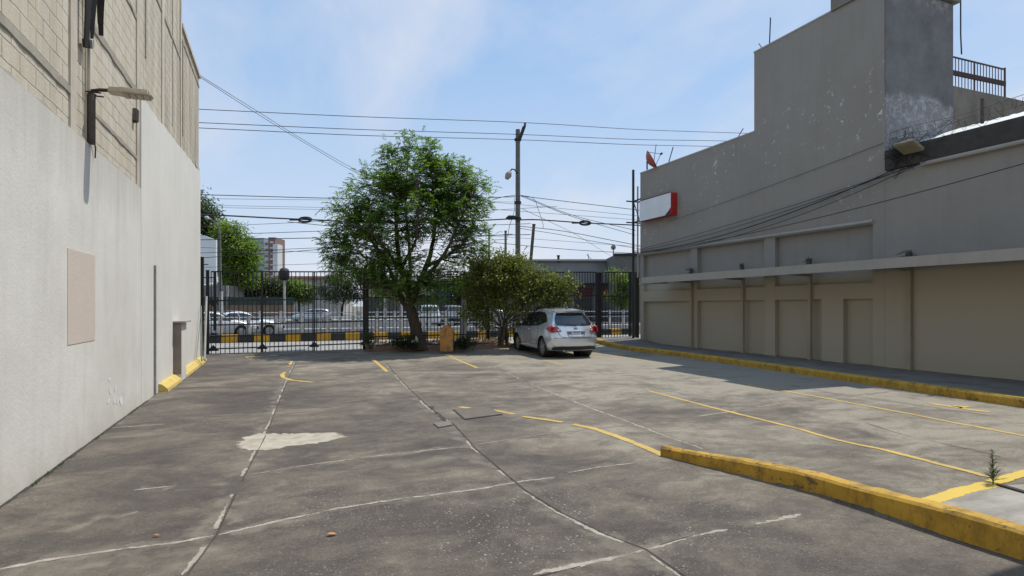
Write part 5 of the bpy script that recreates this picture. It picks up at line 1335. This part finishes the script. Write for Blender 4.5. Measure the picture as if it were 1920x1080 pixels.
# ------------------------------------------------------------------ poles, lamps
T = thing('utility_pole', 'tall grey concrete utility pole with a street lamp above the shrub', 'pole', P(971, CY, 30.0)*1.0-Vector((0,0,HC)))
b = P(971, CY, 30.0); top = P(971, 243, 30.0)
MB().tube([(b.x,b.y,-.1), (b.x,b.y,top.z)], [.145,.115], 12).build('shaft', M_pole, T, True)
MB().bar(P(974,262,29.85), P(983,237,29.6), .13, .10).build('crossarm', M_dark, T)
MB().tube([P(984,238,29.6), P(984.5,230,29.6)], .06, 8).build('insulator', M_rust, T)
arm = MB().tube([P(970,325,29.9), P(965,318,29.6), P(960,317,29.5), P(955,322,29.4)], .035, 6).build('lamp_arm', M_dark, T)
mb = MB(); a, e = P(957,321,29.4), P(950,335,29.3); d_ = (e-a).normalized()
mb.tube([a, a+d_*.12, a+d_*.25, e], [.06,.13,.17,.10], 10); mb.build('lamp_head', M_steel, arm, True)
for z0 in (262, 380, 410): 
    p0, p1 = P(971,z0-2,30), P(971,z0+2,30); MB().tube([p0,p1], .175, 10).build('band', M_dark, T)
mb = MB(); c = P(958,408,29.8); mb.tube([c-CAMR*.25+Vector((0,0,-.05)), c-CAMR*.1, c+CAMR*.15, c+CAMR*.3+Vector((0,0,.05))], [.05,.12,.11,.05], 8); mb.build('splice_case', M_dark, T)
def pole(label, px0, py0, px1, py1, d, r, m=M_pole, name='slim_pole'):
    a, b = P(px0, py0, d), P(px1, py1, d)
    k = (a.z-0)/(a.z-b.z) if a.z != b.z else 1
    bb = a+(b-a)*k
    T = thing(name, label, 'pole', bb); MB().tube([bb, a], [r*1.15, r*.9], 8).build('shaft', m, T); MB().tube([a, a+(a-bb).normalized()*.06], r*1.15, 8).build('cap', M_dark, T); return T
pole('slim grey pole just left of the tall utility pole', 948, 434, 948, 470, 48, .11)
pole('leaning dark pole just right of the tall utility pole', 1001, 422, 995, 490, 40, .12, M_rust)
pole('thin short pole between the tree crown and shrub top', 917, 430, 917, 470, 60, .11)
pole('thick pale pole seen through the fence right of orange post', 872, 545, 867, 640, 29, .15, M_pole)
for k, (px, pt, lab) in enumerate(((415,545,'pale bollard post behind the left end of gate'), (752,548,'pale slim post left of the forked trunk'), (722,555,'thin pale post behind the gate end'))): pole(lab, px, pt, px, 620, 36+k, .10, M_pale_post)
# street light at far left
T = thing('street_light', 'curved arm street light in front of the bright green far tree', 'street light', P(413, CY, 50)-Vector((0,0,HC)))
b = P(413, CY, 50); MB().tube([(b.x,b.y,0), P(412,440,50)], [.16,.11], 8).build('pole', M_pole, T, True)
arm = MB().tube([P(412,440,50), P(411,428,50), P(405,418,50), P(396,412,50), P(390,409,50)], [.1,.07,.06,.05,.05], 7).build('arm', M_pole, T, True)
mb = MB(); a = P(393,411,50); mb.tube([a, P(388,408,50), P(384,407,50)], [.08,.16,.08], 8); mb.build('lamp_head', M_galv, arm, True)
# dark rounded box on a pale pole
b = P(533, CY, 44); T = thing('pole_box', 'dark rounded box on top of a pale pole seen through the gate', 'pole box', b-Vector((0,0,HC)))
MB().tube([(b.x,b.y,0), P(533,524,44)], .10, 8).build('pole', M_pale_post, T)
c = P(533,514,44); MB().lathe([(.01,-.48),(.26,-.44),(.36,-.3),(.38,.15),(.30,.38),(.16,.46),(.01,.48)], c, 'z', 14).build('box', M_dark, T, True)
# ------------------------------------------------------------------ overhead cables
def wire(label, pts, r, name='overhead_cable', extra=None, ext=(14, 14), grp='overhead cables above the avenue'):
    q = [P(*p) for p in pts]
    if ext[0]: q = [q[0]+(q[0]-q[1]).normalized()*ext[0]]+q
    if ext[1]: q = q+[q[-1]+(q[-1]-q[-2]).normalized()*ext[1]]
    c = []
    for i in range(len(q)-1):
        a, b = q[i], q[i+1]; pa = q[i-1] if i else a-(b-a); nb = q[i+2] if i+2 < len(q) else b+(b-a)
        for k in range(6):
            t = k/6; m0, m1 = (b-pa)/2, (nb-a)/2
            c.append(a*(2*t**3-3*t*t+1)+m0*(t**3-2*t*t+t)+b*(-2*t**3+3*t*t)+m1*(t**3-t*t))
    c.append(q[-1]); mb = MB(); mb.tube(c, r, 5)
    if extra: extra(mb)
    return tag(mb.build(name, M_cable, loc=q[0]), label, 'cable', grp)
wire('topmost cable, running over the pole insulator', [(376,205,25,),(680,219,27),(984,230,29.6),(1200,243,32),(1400,250,35.5)], .016)
wire('second cable from the top, crossing the pole head', [(376,230,25),(680,243,27),(971,252,29.9),(1180,261,32),(1340,264,34)], .016)
wire('third cable from the top, just under the second', [(376,240,25),(680,254,27),(971,262,29.9),(1180,271,32),(1310,274,34)], .016)
wire('upper of the middle pair of cables left of the tree', [(376,365,25.5),(640,372,27),(830,372,28.5),(966,369,29.9)], .018, ext=(14,0))
def coil(px, py, d):
    def f(mb):
        c = P(px, py, d)
        for s in (-1, 1):
            pts = []
            for k in range(17):
                a = 2*pi*k/16; pts.append(c+CAMR*(.29*cos(a))+Vector((0,0,.10*sin(a)+.03*s))+CAMD*.03*s)
            mb.tube(pts, .028, 5, False)
        mb.tube([c-CAMR*.7, c-CAMR*.25], .045, 6)
    return f
def coils(mb): coil(572,412,26.6)(mb); coil(1097,418,31)(mb)
wire('thick black cable with two coiled loops either side of the tree', [(376,402,25.5),(560,411,26.5),(760,418,28),(945,411,29.8),(958,408,29.7),(972,412,29.8),(1010,412,30.2),(1100,418,31),(1190,422,32)], .034, extra=coils)
wire('cable from the pole down to the sign pole, upper right', [(974,367,29.9),(1080,380,31),(1190,393,32)], .018, ext=(0,10))
wire('steep pair cable from pole to the corner pole, upper strand', [(978,366,29.9),(1075,404,30),(1192,432,30)], .014, ext=(0,0))
wire('steep pair cable from pole to the corner pole, lower strand', [(978,368,29.9),(1070,405,30),(1192,441,30)], .014, ext=(0,0))
wire('sagging cable below the coiled loop on the right', [(974,424,29.9),(1060,434,31),(1190,459,32)], .018, ext=(0,10))
wire('lower sagging cable just under the coiled loop cable', [(974,428,29.9),(1050,440,31),(1110,452,31.5),(1190,465,32)], .014, ext=(0,10))
wire('low cable crossing above the far flat roof', [(930,455,42),(1010,463,43),(1100,470,44),(1190,475,45)], .022)
wire('thin diagonal wire from pole falling to the far roof', [(980,392,29.9),(1080,440,40),(1135,474,60)], .012, ext=(0,6))
wire('limp loose wire hanging in a bow right of the pole', [(976,366,29.9),(1000,372,29.9),(1010,395,29.9),(1018,420,29.9),(1018,428,29.9)], .012, ext=(0,0))
wire('limp loose wire hanging left of the pole beside splice', [(964,372,29.8),(965,390,29.7),(962,404,29.7),(955,425,29.8),(952,445,29.8)], .014, ext=(0,0))
wire('short cable from the pole towards the tree crown at left', [(966,366,29.9),(940,370,29.5),(900,382,29)], .014, ext=(0,8))
for k, (pts, r, lab) in enumerate([
    ([(430,373,40),(620,375,42)], .013, 'faint cable just under the middle pair at left'),
    ([(395,385,52),(610,389,54)], .016, 'upper of two faint distant cables at left'),
    ([(400,389,52),(610,393,54)], .016, 'lower of two faint distant cables at left'),
    ([(430,423,38),(560,417,38),(640,412,38)], .014, 'faint cable climbing to the coiled loop at left'),
    ([(440,439,40),(610,433,40)], .02, 'cable just above the office tower top'),
    ([(420,449,40),(610,446,40)], .026, 'dark cable touching the top of the apartment tower'),
    ([(430,472,45),(610,464,45)], .02, 'cable crossing the middle of the apartment tower'),
    ([(430,480,45),(520,474,45),(620,466,45)], .024, 'dark cable crossing the lower part of apartment tower'),
    ([(520,470,60),(615,474,60)], .02, 'faint cable drooping right from the apartment tower'),
    ([(520,497,60),(615,494,60)], .02, 'lowest faint cable above the gate at left'),
    ([(1000,386,40),(1190,404,40)], .013, 'faint thin cable between the two upper right cables'),
    ([(1000,398,40),(1190,412,40)], .013, 'faint thin cable just above the coiled loop at right'),
    ([(1000,448,50),(1190,462,50)], .015, 'faint thin cable among the lower right bundle')]):
    wire(lab, pts, r, grp='faint distant cables')
wire('thin service wire falling from the left roof corner, upper strand', [(374,141,18.4),(480,207,21),(580,269,24),(685,327,27),(800,372,28.5)], .009, ext=(0,0), grp='service wires')
wire('thin service wire falling from the left roof corner, lower strand', [(374,144,18.4),(480,212,21),(580,273,24),(680,330,27),(800,380,28.5)], .009, ext=(0,0), grp='service wires')
# ------------------------------------------------------------------ guessed canopy, added out of view to cast the shade at lower right
T = thing('shade_canopy', 'unseen high flat canopy on posts, added to cast the shade at lower right', 'canopy', (9, -2, .1))
MB().box(7.15, 11, -7, 3.12, 5.95, 6.15).build('slab', M_trim, T)
for v in (-5.5, -1.0): MB().box(9.4, 9.7, v, v+.3, 0, 5.95).build('post', M_trim, T)
# ------------------------------------------------------------------ light, sky, camera
sd = Vector((.47, .12, 1.0)).normalized()         # towards the sun
el = math.asin(sd.z); az = atan2(sd.x, sd.y)
sun = bpy.data.lights.new('sun', 'SUN'); sun.energy = SUN; sun.angle = radians(.53); sun.color = (1.0, .945, .86)
so = bpy.data.objects.new('sun', sun); COL.objects.link(so); so.rotation_euler = (-sd).to_track_quat('-Z', 'Y').to_euler(); so.location = (8, 0, 30)
w = bpy.data.worlds.new('World'); SC.world = w; w.use_nodes = True; nt = w.node_tree
bg = nt.nodes['Background']; bg.inputs[1].default_value = SKY
sk = nt.nodes.new('ShaderNodeTexSky'); sk.sky_type = 'NISHITA'; sk.sun_disc = False; sk.sun_elevation = el; sk.sun_rotation = az
sk.altitude = 1500; sk.air_density = 1.0; sk.dust_density = 1.2; sk.ozone_density = 2.0
tc = nt.nodes.new('ShaderNodeTexCoord'); sp = nt.nodes.new('ShaderNodeSeparateXYZ'); L(nt, tc.outputs['Generated'], sp.inputs[0])
zc = mth(nt, 'ADD', mth(nt, 'MAXIMUM', sp.outputs[2], 0.0), .22)
cb = nt.nodes.new('ShaderNodeCombineXYZ'); L(nt, mth(nt, 'DIVIDE', sp.outputs[0], zc), cb.inputs[0]); L(nt, mth(nt, 'DIVIDE', sp.outputs[1], zc), cb.inputs[1])
mp = nt.nodes.new('ShaderNodeMapping'); mp.inputs['Location'].default_value = CLOUD[0]; mp.inputs['Scale'].default_value = CLOUD[1]; mp.inputs['Rotation'].default_value = (0,0,CLOUD[2]); L(nt, cb.outputs[0], mp.inputs[0])
n1 = noise(nt, mp.outputs[0], 1.0, 9, .58, .35); n2 = noise(nt, mp.outputs[0], .45, 3, .5)
cl = ramp(nt, mth(nt, 'ADD', mth(nt, 'MULTIPLY', n1, .6), mth(nt, 'MULTIPLY', n2, .5)), .47, .66)
hz = mth(nt, 'SUBTRACT', 1.0, ramp(nt, sp.outputs[2], 0.0, .60))
f = mth(nt, 'MAXIMUM', mth(nt, 'ADD', .40, mth(nt, 'MULTIPLY', cl, .45)), mth(nt, 'MULTIPLY', hz, .93))
hz = mth(nt, 'SUBTRACT', 1.0, ramp(nt, sp.outputs[2], 0.0, .50))
c_ = mix(nt, .62, sk.outputs[0], SKYB); c_ = mix(nt, mth(nt, 'MULTIPLY', hz, .95), c_, SKYH); c_ = mix(nt, mth(nt, 'MULTIPLY', cl, .92), c_, CLOUDC)
L(nt, c_, bg.inputs[0])
cam = bpy.data.cameras.new('camera'); co = bpy.data.objects.new('camera', cam); COL.objects.link(co); SC.camera = co
co.location = (0, 0, HC); co.rotation_euler = (pi/2, 0, -TH); cam.sensor_width = 36; cam.lens = 36*F/1920; cam.shift_y = (CY-540)/1920; cam.clip_start = .05; cam.clip_end = 6000
vs = SC.view_settings; SC.display_settings.display_device = 'sRGB'; vs.view_transform = 'Standard'; vs.look = 'None'; vs.exposure = EXPO; vs.gamma = 1; vs.use_curve_mapping = False
SC.render.engine = 'CYCLES'
